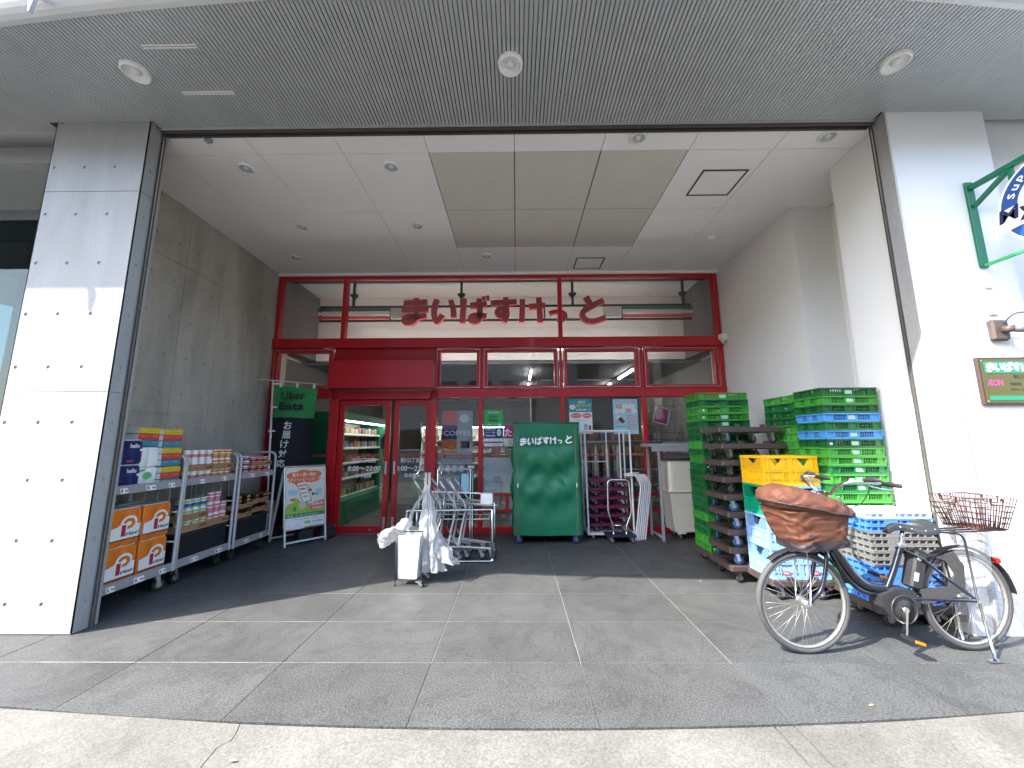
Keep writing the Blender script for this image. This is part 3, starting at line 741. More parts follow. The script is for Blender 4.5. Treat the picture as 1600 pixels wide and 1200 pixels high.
def d_yog(rect, txt, disc):
    rect(0,.5,.72,1,'salmon'); rect(0,.5,.45,.72,'navy'); rect(0,.5,.2,.45,'orange_print'); rect(.5,1,.2,1,'grey_print'); txt('トリプルヨーグルト', .3,.95,.05,.11,'ink',.01); disc(.1,.14,.06,.035,'ink'); txt('COFFEE', .06,.95,.52,.62,'paper',.02); rect(.62,.9,.28,.42,'orange_print'); disc(.72,.85,.16,.08,'paper')
    for i in range(18): disc(.08+.42*random.random(),.22+.1*random.random(),.035,.018,['yellow_print','brown_print'][i%2],2+i*.1)
bill('window_banner', -1.285, -.75, 1.115, 2.02, 'tall pale advertising banner hanging inside the glass above the cart rail', 'banner', d_yog, 'grey_print', FY+.08)
# little dome camera at the right end of the main beam
t = thing('security_camera', 'small white dome security camera at the corner of the red beam', 'camera', (3.58, 6.44, 3.2))
m = MB('white'); m.cbox(-.07,.07,-.04,.06,0,.1,.012); m.build('housing', t)
m = MB('white'); m.lathe([(.001,-.07),(.03,-.065),(.05,-.04),(.055,0)], 18, (0,0,0)); m.build('dome', t)
m = MB('black'); m.lathe([(.001,-.03),(.018,-.022),(.018,0)], 12, (0,-.035,-.03)); m.build('lens', t)

# ================================================================ HANGING NAME SIGN BEHIND THE UPPER GLASS
hs = thing('name_sign', 'red kana lettering with green, white and red stripes hung behind the upper glass', 'sign', (0,6.98,0))
SLOPE = -.004
m = MB('black')
for z in (3.755, 4.03): m.box(-3.72, 3.31, -.01, .02, z-.018, z+.018)
for x in (-3.7,-2.37,-.3,.55,1.3,2.01,3.28): m.box(x-.012, x+.012, -.008, .018, 3.77, 4.01)
m.build('frame', hs)
for i, (z, k) in enumerate(((3.965,'sign_green'),(3.89,'white'),(3.81,'sign_red'))):
    for a, b in ((-3.74,-2.38),(2.02,3.33)):
        m = MB(k); m.cbox(a, b, -.034, -.012, z-.027, z+.027, .003); m.build('stripe', hs)
m = MB('white_paint'); m.box(-2.36,-2.0,-.03,-.012,3.79,3.99); m.box(1.65,2.0,-.03,-.012,3.79,3.99); m.build('end_plate', hs)
pitch = 3.86/7
for i, (k, s) in enumerate(WORD):
    m = MB('sign_red', 'white'); kana(m, k, (-2.14+pitch*i, -.02, 3.655+(.0)), X_, Z_, (0,-1,0), pitch*.95*s, .51*s*(1 if k != 'tsu' else .95), .085, .2); m.build('letter', hs)
for x in (-3.103,-1.035,1.094,3.2):
    m = MB('black'); m.box(x-.022, x+.022, .03, .06, 4.05, 4.56); m.prism([(-.07,.06),(.07,.06),(.07,.03),(.02,-.03),(-.02,-.03),(-.07,.03)], (x,.02,4.24), X_, Z_, Y_, .06); m.build('hanger', hs)
# sign box room behind the upper glass and the shop interior
si = thing('shop_interior', 'shop interior walls, floor and ceiling behind the glass', 'interior', (0,0,0))
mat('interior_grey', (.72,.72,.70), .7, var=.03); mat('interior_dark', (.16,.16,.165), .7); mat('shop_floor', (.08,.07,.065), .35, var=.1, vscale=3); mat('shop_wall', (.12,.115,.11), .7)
m = MB('interior_grey'); m.box(XL, XR, 8.0, 8.06, 3.2, 4.62); m.box(-4.6, 3.94, 6.72, 7.99, 4.6, 4.66); m.build('back_panel', si)
m = MB('interior_grey'); m.box(-2.9, 2.0, 7.985, 7.999, 3.62, 3.64); m.build('panel_joint', si)
m = MB('interior_dark'); m.box(XL-.02, XL-.0, 6.7, 7.99, 3.2, 4.59); m.box(XR-.0, XR+.02, 6.7, 7.99, 3.2, 4.59); m.build('side_panel', si)
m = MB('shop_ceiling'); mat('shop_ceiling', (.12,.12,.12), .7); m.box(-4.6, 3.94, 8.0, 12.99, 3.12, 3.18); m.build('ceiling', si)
m = MB('shop_floor'); m.box(-4.6, 3.94, 6.625, 12.99, -.05, -.001); m.build('floor', si)
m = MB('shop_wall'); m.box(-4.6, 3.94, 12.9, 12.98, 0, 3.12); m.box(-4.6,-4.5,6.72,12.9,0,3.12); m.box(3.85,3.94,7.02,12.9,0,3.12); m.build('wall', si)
# ================================================================ SHOP INTERIOR FITTINGS
mat('led', (1,.97,.9), .5, emit=4.5); mat('case_white', (.72,.73,.72), .4); mat('case_green', (.01,.16,.075), .4)
mat('tube_lamp', (1,.99,.95), .5, emit=4.2)
for i, (x, y, rz) in enumerate(((-2.9,6.8,0),(-1.3,6.8,0),(.3,6.8,0),(2.1,6.8,0),(.35,9.0,90),(2.6,9.0,90),(-2.6,11,90),(.35,11,90),(2.6,11,90))):
    FR = i < 4  # front row: added lamps hidden behind the main beam to brighten the sign
    t = thing('tube_light', ['white fluorescent tube light mounted inside behind the main red beam','white fluorescent tube light on the shop ceiling'][i > 3], 'ceiling light', (x,y,3.215 if FR else 3.12), R(rz), ['tube lights behind the storefront','tube lights inside the shop'][i > 3])
    m = MB('white'); m.cbox(-.62,.62,-.03,.03,-.05,-.001,.008); m.build('fitting', t)
    m = MB('tube_lamp'); m.cyl((-.58,0,-.075),(.58,0,-.075),.02,n=10)
    if FR: m.cyl((-.58,.06,.0),(.58,.06,.0),.02,n=10)
    m.build('tube', t)
    if FR: m = MB('steel'); m.box(-.05,.05,-.099,-.031,-.04,-.02); m.build('bracket', t)
PROD = [(.55,.08,.05),(.6,.42,.06),(.1,.3,.08),(.5,.5,.48),(.35,.17,.05),(.06,.12,.35),(.5,.25,.3),(.7,.65,.5)]
for i, c in enumerate(PROD): mat('product%d' % i, tuple(q*.4+.04 for q in c), .45)
PM = {}
def product(x, y, z, sx, sy, sz, label, group):
    k = random.randrange(len(PROD)); key = (k, sx, sy, sz)
    if key not in PM:
        m = MB('product%d' % k); m.cbox(-sx/2, sx/2, -sy/2, sy/2, 0, sz, min(sx,sy,sz)*.12); o = m.build('food_pack'); PM[key] = o.data
    else: o = link('food_pack', PM[key])
    o.location = (x, y, z); tag(o, label, 'food', group); return o
def chiller(name, label, loc, rz, L, H, shelves, green=True, food=True, D=.85):
    """open multideck chiller: local x along the front, y into the case"""
    t = thing(name, label, 'chiller', loc, rz)
    m = MB('case_white'); m.box(0, L, D-.06, D, .0, H); m.build('back', t)
    for x in (0, L-.04):
        m = MB('case_green' if green else 'case_white'); m.prism([(0,0),(D-.061,0),(D-.061,H),(.12,H),(.12,H-.3),(.3,H-.55),(0,.45)], (x,0,0), Y_, Z_, X_, .04); m.build('end_panel', t)
    m = MB('case_green'); m.box(.041, L-.041, .1, D-.061, H-.14, H); m.build('canopy', t)
    m = MB('led'); m.box(.06, L-.06, .16, .2, H-.16, H-.141); m.build('light_strip', t)
    m = MB('case_green' if green else 'mid_grey'); m.box(.041, L-.041, 0, D-.061, 0, .42); m.build('base', t)
    for z in shelves:
        m = MB('white_paint'); m.box(.05, L-.05, .28, D-.07, z-.02, z); m.build('shelf', t)
        m = MB('paper'); m.box(.05, L-.05, .268, .278, z-.035, z+.01); m.build('price_rail', t)
    return t
M4 = lambda loc, rz: Matrix.Translation(loc) @ Matrix.Rotation(rz, 4, 'Z')
def fill(loc, rz, L, shelves, y, sx, sz, label, group, step=None):
    Mx = M4(loc, rz)
    for z in shelves:
        x = .12
        while x < L-.12:
            p = Mx @ Vector((x, y+.03*random.random(), z+.001)); o = product(p.x, p.y, p.z, sx, .12, sz*random.choice((.8,1,1)), label, group); o.rotation_euler = (0,0,rz); x += (step or sx*1.25)
L1 = ((-3.15,7.05,0), R(90)); sh = [.43,.78,1.08,1.38,1.66]
chiller('chiller', 'dark green open chiller with lit shelves behind the sliding door', *L1, 2.7, 2.05, sh)
fill(*L1, 2.7, sh, .36, .15, .14, 'packed fresh food on the shelves of the green chiller', 'food in the green chiller', .2)
L2 = ((-3.0,12.0,0), 0.); sh2 = [.5,.85,1.2,1.55]
chiller('chiller', 'long white lit chiller along the back wall of the shop', *L2, 4.2, 2.1, sh2, False)
fill(*L2, 4.2, sh2, .36, .22, .17, 'packed food on the shelves of the back wall chiller', 'food in the back wall chiller', .3)
# curved-glass island freezer behind the second door leaf
t = thing('island_freezer', 'green island freezer with a curved clear lid behind the door', 'freezer', (-1.55, 7.9, 0))
m = MB('case_green'); m.cbox(-.45,.75,-.4,.4,.12,.8,.03); m.build('tub', t); m = MB('black'); m.box(-.4,.7,-.35,.35,0,.12); m.build('plinth', t)
m = MB('clear_plastic'); m.grid(lambda a, b: (-.44+1.18*a, -.39+.78*b, .8+.75*math.sin(math.pi*(.5*a+.0))*.9), 14, 1); m.build('lid', t)
m = MB('chrome'); m.tube([(-.44+1.18*a/14, -.4, .8+.675*math.sin(math.pi*.5*a/14)) for a in range(15)], .012, 6); m.build('lid_rim', t)
# gondola racks with goods, right half of the shop
def rack(name, label, loc, rz, L, shelves, H):
    t = thing(name, label, 'shelf', loc, rz)
    for x in (0, L-.03): m = MB('mid_grey'); m.box(x, x+.03, 0, .4, 0, H); m.build('upright', t)
    for z in shelves: m = MB('grey_paint'); m.box(.031, L-.031, .0, .4, z-.02, z); m.build('shelf', t)
    return t
for (loc, L, s, lab) in (((-.55,8.6,0),1.6,[.15,.5,.85,1.2,1.5],'grey shop rack full of packets facing the wide window'), ((1.2,9.1,0),2.2,[.15,.5,.85,1.2,1.5],'grey shop rack full of packets behind the roll cage window')):
    rack('gondola_rack', lab, loc, 0, L, s, 1.7); fill(loc, 0, L, s, .1, .16, .2, 'packet standing on the grey racks inside the shop', 'packets on the grey racks', .26)
# wire grid rack, clutter and grey plastic racks behind the right-hand panes
t = thing('wire_grid', 'black wire grid screen behind the glass near the desk', 'grid', (2.3,7.0,0))
for i in range(11): m = MB('dark_plastic'); m.cyl((i*.115,0,.5),(i*.115,0,2.2),.004,n=5); m.build('wire', t)
for i in range(14): m = MB('dark_plastic'); m.cyl((0,.009,.55+i*.12),(1.15,.009,.55+i*.12),.004,n=5); m.build('wire', t)
t = thing('hanging_tag', 'purple tag sign hanging inside above the desk', 'sign', (2.42,6.85,1.82))
m = MB('paper'); m.box(0,.3,0,.006,0,.3); m.build('card', t); m = MB('magenta'); m.poly([(.03,-.001,.02),(.27,-.001,.02),(.27,-.001,.28),(.03,-.001,.28)]); m.build('print', t)
t.rotation_euler = (0, R(14), R(10))
t = thing('umbrella_rack', 'dark rack of wrapped umbrellas behind the roll cage window', 'rack', (1.0,7.05,0))
m = MB('mid_grey'); m.box(0,.95,0,.3,0,.5); m.build('tray', t)
mat('bag_clear', (.55,.58,.6), .25)
for i in range(9):
    m = MB(['bag_clear','black_cloth'][i % 2]); x = .06+i*.1
    m.lathe([(.002,.3),(.03,.6),(.04,1.0),(.028,1.3),(.004,1.42)], 7, (x,.1+.08*(i%2),0)); m.build('umbrella', t)
t = thing('monitor_arm', 'grey folding monitor back above the cream bin behind the glass', 'monitor', (2.62,6.95,1.05))
m = MB('grey_paint'); m.cbox(0,.55,0,.05,.1,.42,.02); m.build('screen_back', t); m = MB('mid_grey'); m.bar((.1,.1,.0),(.35,.12,.62),.05,.03); m.build('arm', t)

# ================================================================ ACROSS THE STREET (seen only as reflections)
mat('facade_a', (.30,.29,.28), .8); mat('facade_b', (.45,.42,.38), .8); mat('facade_c', (.16,.15,.15), .8)
for i, (x0, x1, h, k, nx, nzf, lab) in enumerate(((-24,-11,9,'facade_b',6,2,'beige office block across the street'), (-10.6,1,10,'facade_a',5,3,'grey office block across the street'), (1.4,11,8.5,'facade_c',4,2,'dark low block across the street'), (11.5,26,10,'facade_b',6,3,'beige block with deep parapet across the street'))):
    t = thing('street_building', lab, 'building', (0,0,0))
    m = MB(k); m.box(x0, x1, -22, -13, 0, h); m.build('wall', t)
    for a in range(nx):
        for b in range(nzf):
            wx = x0 + (x1-x0)*(a+.5)/nx; wz = h*(b+.5)/nzf
            m = MB('glass_dark'); m.box(wx-.75, wx+.75, -12.99, -12.95, wz-.6, wz+.7); f = m.build('window', t)
            m = MB('white'); m.box(wx-.8, wx+.8, -12.99, -12.9, wz-.7, wz-.61); m.build('sill', f)
    m = MB(k); m.box(x0-.1, x1+.1, -22.1, -12.8, h, h+.3); m.build('parapet', t)
# ================================================================ LEFT: TROLLEYS WITH GOODS
mat('shelf_grey', (.33,.34,.345), .45, .3, var=.06); mat('tag_red', (.6,.05,.06), .6); mat('cardboard', (.36,.22,.11), .8, var=.08, vscale=8, rnd=.08)
mat('cart_grey', (.42,.42,.41), .45, .2, var=.06, vscale=15); mat('rail_smoke', (.30,.29,.30), .3, spec=.6)
def trolley(label, loc, L, n_tags, post_near=True):
    t = thing('display_trolley', label, 'trolley', loc, R(90)); D = .56; zt = 1.045
    m = MB('shelf_grey'); m.cbox(0, L, 0, D, .17, .205, .006); m.build('deck', t)
    m = MB('shelf_grey'); m.cbox(0, L, .02, D, zt-.03, zt, .006); m.build('shelf', t)
    for z, zz in ((.205, 'deck'), (zt, 'shelf')):
        m = MB('rail_smoke'); m.add([(0.02,-.004,z-.03),(L-.02,-.004,z-.03),(L-.02,.018,z+.045),(.02,.018,z+.045),(0.02,.0,z-.03),(L-.02,.0,z-.03),(L-.02,.022,z+.045),(.02,.022,z+.045)],
              [(0,1,2,3),(7,6,5,4),(0,4,5,1),(3,2,6,7),(0,3,7,4),(1,5,6,2)]); rl = m.build('price_rail', t)
        for k in range(n_tags):
            x = L*(k+.6)/(n_tags+.35)+.02*random.random(); w = random.choice((.07,.1,.11))
            m = MB('paper'); m.M = Matrix.Translation((x,-.006,z-.026)) @ Matrix.Rotation(R(-16.5), 4, 'X')
            m.box(0, w, -.002, 0, 0, .048); m.mat('tag_red' if random.random() < .7 else 'ink_grey'); m.poly([(.006,-.0026,.008),(w*.3,-.0026,.008),(w*.3,-.0026,.04),(.006,-.0026,.04)])
            m.mat('ink'); m.text(random.choice(('98','128','158','298')), (w*.55,-.0028,.01), X_, Z_, w*.38, .022, .02); m.build('price_tag', rl)
    for x in (.012, L-.012):
        m = MB('cart_grey'); m.tube(fillet([(x,.0,.17),(x,.0,1.34),(x,D,1.34),(x,D,.17)], .09, 6), .016, 10); f = m.build('end_frame', t)
        for z in (.45,.75): m = MB('steel'); m.cyl((x,.0,z),(x,D,z),.005,n=6); m.build('cross_wire', f)
    for x in [L*k/5 for k in range(1,5)]:
        m = MB('steel'); m.cyl((x,D-.005,.2),(x,D-.005,1.34),.005,n=6); m.build('back_wire', t)
    for z in (.5,.8,1.2,1.34): m = MB('steel'); m.cyl((.012,D-.012,z),(L-.012,D-.012,z),.006,n=6); m.build('back_wire', t)
    for x, y in ((.1,.08),(L-.1,.08),(.1,D-.08),(L-.1,D-.08)): caster(t, x, y, .055, .17, 'black_rubber', random.uniform(-.6,.6))
    return t
T1, T2, T3 = ((-3.56,3.37,0), .82), ((-3.57,4.2,0), .79), ((-3.545,5.0,0), .735)
trolley('grey metal trolley of paper rolls and tissue boxes beside the concrete pillar', *T1, 3)
trolley('grey metal trolley of white cup noodles between two other trolleys', *T2, 2)
trolley('grey metal trolley of red cups and black noodle trays beside the banner', *T3, 2)
def tw(T, x, y, z): return (T[0][0]-y, T[0][1]+x, z)      # trolley-local to world
DK, SH = .2055, 1.0455
def place(o, T, x, y, z, rz=R(90)): o.location = tw(T, x, y, z); o.rotation_euler = (0,0,rz); return o

# --- paper roll packs (rounded corner bundles)
def bundle(m, w, d, h, lobes=(2,2), bulge=.02, n=10):
    def prof(t):                               # rounded lobed outline
        pts = []; nx, ny = lobes; K = 12*nx
        for i in range(K): x = -w/2 + w*i/K; pts.append((x, -d/2 + bulge*(abs(math.cos(math.pi*nx*i/K))**1.5 if False else 1-abs(math.sin(math.pi*nx*i/K)))))
        K2 = 12*ny
        for i in range(K2): y = -d/2 + d*i/K2; pts.append((w/2 - bulge*(1-abs(math.sin(math.pi*ny*i/K2))), y))
        for i in range(K): x = w/2 - w*i/K; pts.append((x, d/2 - bulge*(1-abs(math.sin(math.pi*nx*i/K)))))
        for i in range(K2): y = d/2 - d*i/K2; pts.append((-w/2 + bulge*(1-abs(math.sin(math.pi*ny*i/K2))), y))
        return pts
    P = prof(0); q = len(P); vs = []; lv = [(0,.93),(.02,1),(h-.02,1),(h,.93)]
    for z, s in lv: vs += [(x*s, y*s, z) for x, y in P]
    fs = [(l*q+i, l*q+(i+1)%q, (l+1)*q+(i+1)%q, (l+1)*q+i) for l in range(3) for i in range(q)]
    m.add(vs, fs, True); m.add(vs[-q:], [tuple(range(q))])
mat('pack_orange', (.70,.175,.012), .35, var=.05); mat('pack_white', (.78,.78,.77), .35); mat('pack_navy', (.012,.02,.11), .35, var=.1); mat('prior_red', (.45,.02,.05), .4); mat('film_top', (.62,.63,.63), .2)
def prior_pack(label, rz_label):
    t = thing('paper_roll_pack', label, 'paper rolls', (0,0,0), 0, 'orange paper roll packs on the lower deck')
    W, D, H = .3, .24, .325
    m = MB('pack_orange'); bundle(m, W, D, H, (2,2), .012); m.build('wrapper', t)
    m = MB('film_top'); m.cbox(-W*.46, W*.46, -D*.46, D*.46, H, H+.012, .006); m.build('film_top', t)
    for face in range(2):
        p = MB('pack_white')
        if face == 0: u, o, w = X_, Vector((-W/2,-D/2-.001,0)), W
        else: u, o, w = Vector((0,-1,0)), Vector((-W/2-.001,D/2,0)), D
        nn = Vector((0,-1,0)) if face == 0 else Vector((-1,0,0))
        def R4(a, b, c, d, k, l): p.mat(k); p.poly([o+a*w*u+c*H*Z_+nn*.0008*l, o+b*w*u+c*H*Z_+nn*.0008*l, o+b*w*u+d*H*Z_+nn*.0008*l, o+a*w*u+d*H*Z_+nn*.0008*l])
        if face == 1 and rz_label:
            R4(.1,.72,.12,.72,'film_top',1)
            for i in range(7): p.mat('ink_grey'); p.poly([o+.16*w*u+(.2+.06*i)*H*Z_+nn*.002, o+(.4+.25*random.random())*w*u+(.2+.06*i)*H*Z_+nn*.002, o+.62*w*u+(.225+.06*i)*H*Z_+nn*.002, o+.16*w*u+(.225+.06*i)*H*Z_+nn*.002])
        else:
            # white wave band, red and orange P, dark lettering
            p.mat('pack_white'); wave = [(.04,.2),(.96,.2),(.96,.55),(.86,.58)] + [(.62+.26*math.cos(t_), .62+.2*math.sin(t_)) for t_ in [R(a) for a in range(0,181,20)]] + [(.3,.56),(.04,.5)]
            p.poly([o+a*w*u+b*H*Z_+nn*.001 for a, b in wave])
            p.mat('pack_orange'); ring = [(.62+.19*math.cos(R(a)), .6+.15*math.sin(R(a))) for a in range(-110,181,20)]; inn = [(.62+.08*math.cos(R(a)), .6+.06*math.sin(R(a))) for a in range(-110,181,20)]
            for i in range(len(ring)-1): p.poly([o+q[0]*w*u+q[1]*H*Z_+nn*.002 for q in (ring[i],ring[i+1],inn[i+1],inn[i])])
            R4(.40,.53,.27,.58,'prior_red',3)
            p.mat('ink'); p.text('rior', o+.55*w*u+.27*H*Z_+nn*.003, u, Z_, .4*w, .1*H, .03); R4(.03,.97,.165,.19,'ink',2)
        p.build('print', t)
    return t
PO = MATS['pack_orange']
a = prior_pack('orange and white paper roll pack on the upper layer beside the pillar', False)
place(a, T1, .28, .16, DK+.335)
b = dup(a, (0,0,0), label='orange and white paper roll pack on the upper layer next to the trolley end frame'); place(b, T1, .60, .16, DK+.335)
c = prior_pack('orange paper roll pack with a white label on the lower layer beside the pillar', True); place(c, T1, .28, .16, DK)
d = dup(c, (0,0,0), label='orange paper roll pack with white label on the lower layer next to the end frame'); place(d, T1, .60, .16, DK)
for k, x in enumerate((.28,.60)):
    for z in (DK, DK+.335): place(dup(a, (0,0,0), label='orange paper roll pack in the back row, %s layer, %s' % ('lower' if z == DK else 'upper', ['pillar side','end frame side'][k])), T1, x, .42, z)
for k in range(2):
    t = thing('toilet_roll_pack', ['navy toilet roll pack standing on the shelf under another navy pack', 'navy toilet roll pack on top of another navy pack'][k], 'toilet rolls', (0,0,0))
    m = MB('pack_navy'); bundle(m, .22, .24, .215, (2,2), .01); m.build('wrapper', t)
    m = MB('film_top'); m.cbox(-.1,.1,-.11,.11,.215,.23,.008); m.build('film_top', t)
    p = MB('pack_white')
    p.text('hello', (-.02,-.1212,.15), X_, Z_, .09, .04, .03)
    for q in range(9): p.poly([(.08*math.cos(6.283*i/14)*.2+.09-.001*q*0,-.1215,.13+.012*math.sin(6.283*i/14)) for i in range(14)]) if q == 0 else None
    p.mat('tag_red'); p.poly([(-.04,-.1215,.02),(.02,-.1215,.02),(.02,-.1215,.035),(-.04,-.1215,.035)]); p.build('print', t)
    place(t, T1, .255, .17, SH+.231*k)
# tissue bundles: five-box film packs, banded yellow, red, blue on the visible end
mat('t_yellow', (.62,.43,.03), .4); mat('t_red', (.55,.07,.06), .4); mat('t_blue', (.05,.23,.33), .4); mat('t_side', (.62,.67,.66), .35, var=.08, vscale=12)
tis = thing('tissue_pack', '', 'tissue boxes', (0,0,0), 0, 'tissue packs stacked on the upper shelf')
for i, k in enumerate(('t_blue','t_red','t_yellow')):
    m = MB(k); m.cbox(-.115,.115,-.12,.12,.002+.062*i,.062+.062*i,.004); bx = m.build('tissue_box', tis)
    m = MB('paper'); m.text('ティシュー', (-.09,-.1206,.035+.062*i), X_, Z_, .05, .014, .01); m.text('ティシュー', (.03,-.1206,.035+.062*i), X_, Z_, .05, .014, .01); m.build('print', bx)
    m = MB('t_side'); m.box(-.1165,-.1155,-.115,.115,.006+.062*i,.058+.062*i); m.build('side_print', bx)
for k in range(3):
    o = tis if k == 0 else dup(tis, (0,0,0)); place(o, T1, .69-.012*k, .16, SH+.192*k)
    o['label'] = ['film-wrapped tissue pack at the bottom of the banded stack', 'film-wrapped tissue pack in the middle of the banded stack', 'film-wrapped tissue pack on top of the banded stack'][k]
mat('t_green', (.1,.5,.16), .4)
for k in range(2):
    t = thing('kitchen_roll_pack', ['white kitchen roll pack with green print beside the tissue stack', 'plain white kitchen roll pack above the green printed pack'][k], 'kitchen rolls', (0,0,0))
    m = MB('pack_white'); bundle(m, .2, .2, .19, (2,2), .012); m.build('wrapper', t)
    if k == 0: m = MB('t_green'); m.poly([(.05*math.cos(6.283*i/16)+.0,-.1013,.11+.035*math.sin(6.283*i/16)) for i in range(16)]); m.poly([(-.09,-.1012,.14),(-.03,-.1012,.16),(-.03,-.1012,.178),(-.09,-.1012,.17)]); m.build('print', t)
    place(t, T1, .47, .18, SH+.195*k)
for k in range(2):
    place(dup(tis, (0,0,0), label='film-wrapped tissue pack lying on top of the white kitchen rolls' if k else 'film-wrapped tissue pack behind the white kitchen rolls'), T1, .445, .2 if k else .42, SH+(.392 if k else 0))

# --- cups
mat('cup_white', (.78,.77,.73), .4)
def cup_mesh(r0, r1, h, band, bands2, lid='pack_white', n=14):
    m = MB('cup_white'); dz = h
    z = [0, .12*h, .3*h, .62*h, .72*h, .93*h, h]; rr = lambda q: r0 + (r1-r0)*q/h
    keys = ['cup_white', bands2, band, 'cup_white', bands2, 'cup_white']
    for i in range(6): m.mat(keys[i]); m.lathe([(rr(z[i]), z[i]), (rr(z[i+1]), z[i+1])], n)
    m.mat(lid); m.lathe([(r1*1.04, h-.004), (r1*1.05, h), (r1*1.0, h+.003), (.001, h+.003)], n); m.lathe([(.001,0),(r0,0)], n)
    # an emblem and a dark name patch on the front
    f = lambda a, q: ((rr(q)+.0008)*math.sin(a), -(rr(q)+.0008)*math.cos(a), q)
    m.mat('ink'); m.add([f(.15,.76*h), f(.8,.76*h), f(.8,.9*h), f(.15,.9*h)], [(0,1,2,3)])
    o = m.build('cup'); me = o.data; bpy.data.objects.remove(o); return me
mat('c_pink', (.62,.2,.2), .45); mat('c_gold', (.55,.36,.06), .45); mat('c_blue', (.03,.10,.45), .45); mat('c_lime', (.35,.5,.12), .45); mat('c_rose', (.65,.2,.28), .45); mat('c_red', (.55,.02,.03), .4); mat('c_purple', (.12,.03,.17), .4); mat('c_orange', (.65,.2,.04), .45); mat('c_black', (.012,.011,.012), .35)
CUP = {'pink': cup_mesh(.034,.047,.108,'c_pink','cup_white'), 'gold': cup_mesh(.034,.047,.108,'c_gold','c_orange'), 'blue': cup_mesh(.034,.047,.108,'c_blue','c_lime'), 'rose': cup_mesh(.036,.046,.12,'c_rose','c_pink')}
SM = {'red': cup_mesh(.034,.046,.062,'c_red','c_red','pack_white'), 'purple': cup_mesh(.034,.046,.062,'c_purple','c_rose','pack_white')}
def cup(me, T, x, y, z, label, group, name='noodle_cup', cat='noodle cup'):
    o = link(name, me); place(o, T, x, y, z, R(90)+random.uniform(-.25,.25)); return tag(o, label, cat, group)
def tray(T, x0, x1, y0, y1, z, h, label, group='cardboard trays on the trolleys'):
    t = thing('cardboard_tray', label, 'tray', (0,0,0), 0, group)
    m = MB('cardboard'); e = .004
    m.box(x0,x1,y0,y1,0,e); m.build('bottom', t)
    for a in ((x0,x1,y0,y0+e),(x0,x1,y1-e,y1),(x0,x0+e,y0+e,y1-e),(x1-e,x1,y0+e,y1-e)):
        m = MB('cardboard'); m.box(*a, e, h); m.build('side', t)
    m = MB('brown_print'); w = x1-x0
    m.poly([(x0+w*.66,y0-.001,h*.3),(x0+w*.95,y0-.001,h*.3),(x0+w*.95,y0-.001,h*.72),(x0+w*.66,y0-.001,h*.72)])
    m.mat('tag_red'); m.text('ヌードル', (x0+w*.12,y0-.001,h*.35), X_, Z_, w*.3, h*.35, .01); m.build('print', t)
    place(t, T, 0, 0, z); return t
U = 'upper shelf of the middle trolley'
tray(T2, .05, .44, .04, .36, SH, .05, 'cardboard tray of white cups at the shelf bottom of the middle trolley'); tray(T2, .45, .76, .04, .36, SH, .05, 'cardboard tray of orange cups at the shelf bottom of the middle trolley')
for lay, z, nrow in ((0, SH+.005, 1), (1, SH+.122, 2), (2, SH+.235, 2)):
    for q in range(nrow):
        for i in range(7):
            k = 'pink' if i < 4 else 'gold'
            cup(CUP[k], T2, .1+.101*i, .09+.1*q, z, '%s-banded noodle cup, %s from the pillar, %s layer%s of the middle trolley' % ({'pink':'pink','gold':'golden'}[k], ORD[i], ['bottom','middle','top'][lay], ['',', back row'][q]), 'noodle cups on the upper shelf')
tray(T2, .05, .44, .04, .36, SH+.117, .06, 'cardboard tray with red print stacked over white cups'); tray(T2, .45, .76, .04, .36, SH+.117, .06, 'cardboard tray stacked over orange banded cups')
def black_bin(T, x0, x1, label):
    t = thing('black_bin', label, 'bin', (0,0,0)); m = MB('black_cloth'); m.cbox(x0,x1,.04,.5,0,.30,.015); m.build('body', t)
    m = MB('dark_plastic'); m.box(x0-.003,x1+.003,.034,.506,.27,.296); m.build('rim', t); place(t, T, 0, 0, DK)
black_bin(T2, .05, .41, 'black covered bin under blue banded noodle cups'); black_bin(T2, .42, .76, 'black covered bin under rose noodle cups')
black_bin(T3, .04, .37, 'black covered bin under gold printed noodle trays'); black_bin(T3, .38, .71, 'black covered bin under red printed noodle trays')
B0 = DK+.302
tray(T2, .05, .45, .04, .36, B0, .075, 'cardboard tray of blue banded cups lying on a black bin'); tray(T2, .46, .77, .04, .36, B0, .075, 'cardboard tray of rose cups lying on a black bin')
tray(T2, .05, .45, .05, .36, B0+.116, .075, 'cardboard tray of blue banded cups stacked over another tray')
for l, z in enumerate((B0+.005, B0+.121, B0+.233)):
    for i in range(4): cup(CUP['blue'], T2, .1+.101*i, .095, z, 'blue-banded noodle cup, %s from the pillar in the %s layer over the black bin' % (ORD[i], ['bottom','middle','top'][l]), 'blue noodle cups on the lower deck')
for l, (z, n) in enumerate(((B0+.005, 3), (B0+.13, 3), (B0+.255, 2))):
    for i in range(n): cup(CUP['rose'], T2, .515+.1*i, .095, z, 'tall pink noodle cup, %s from the blue cups in the %s layer' % (ORD[i], ['bottom','middle','top'][l]), 'pink noodle cups on the lower deck')
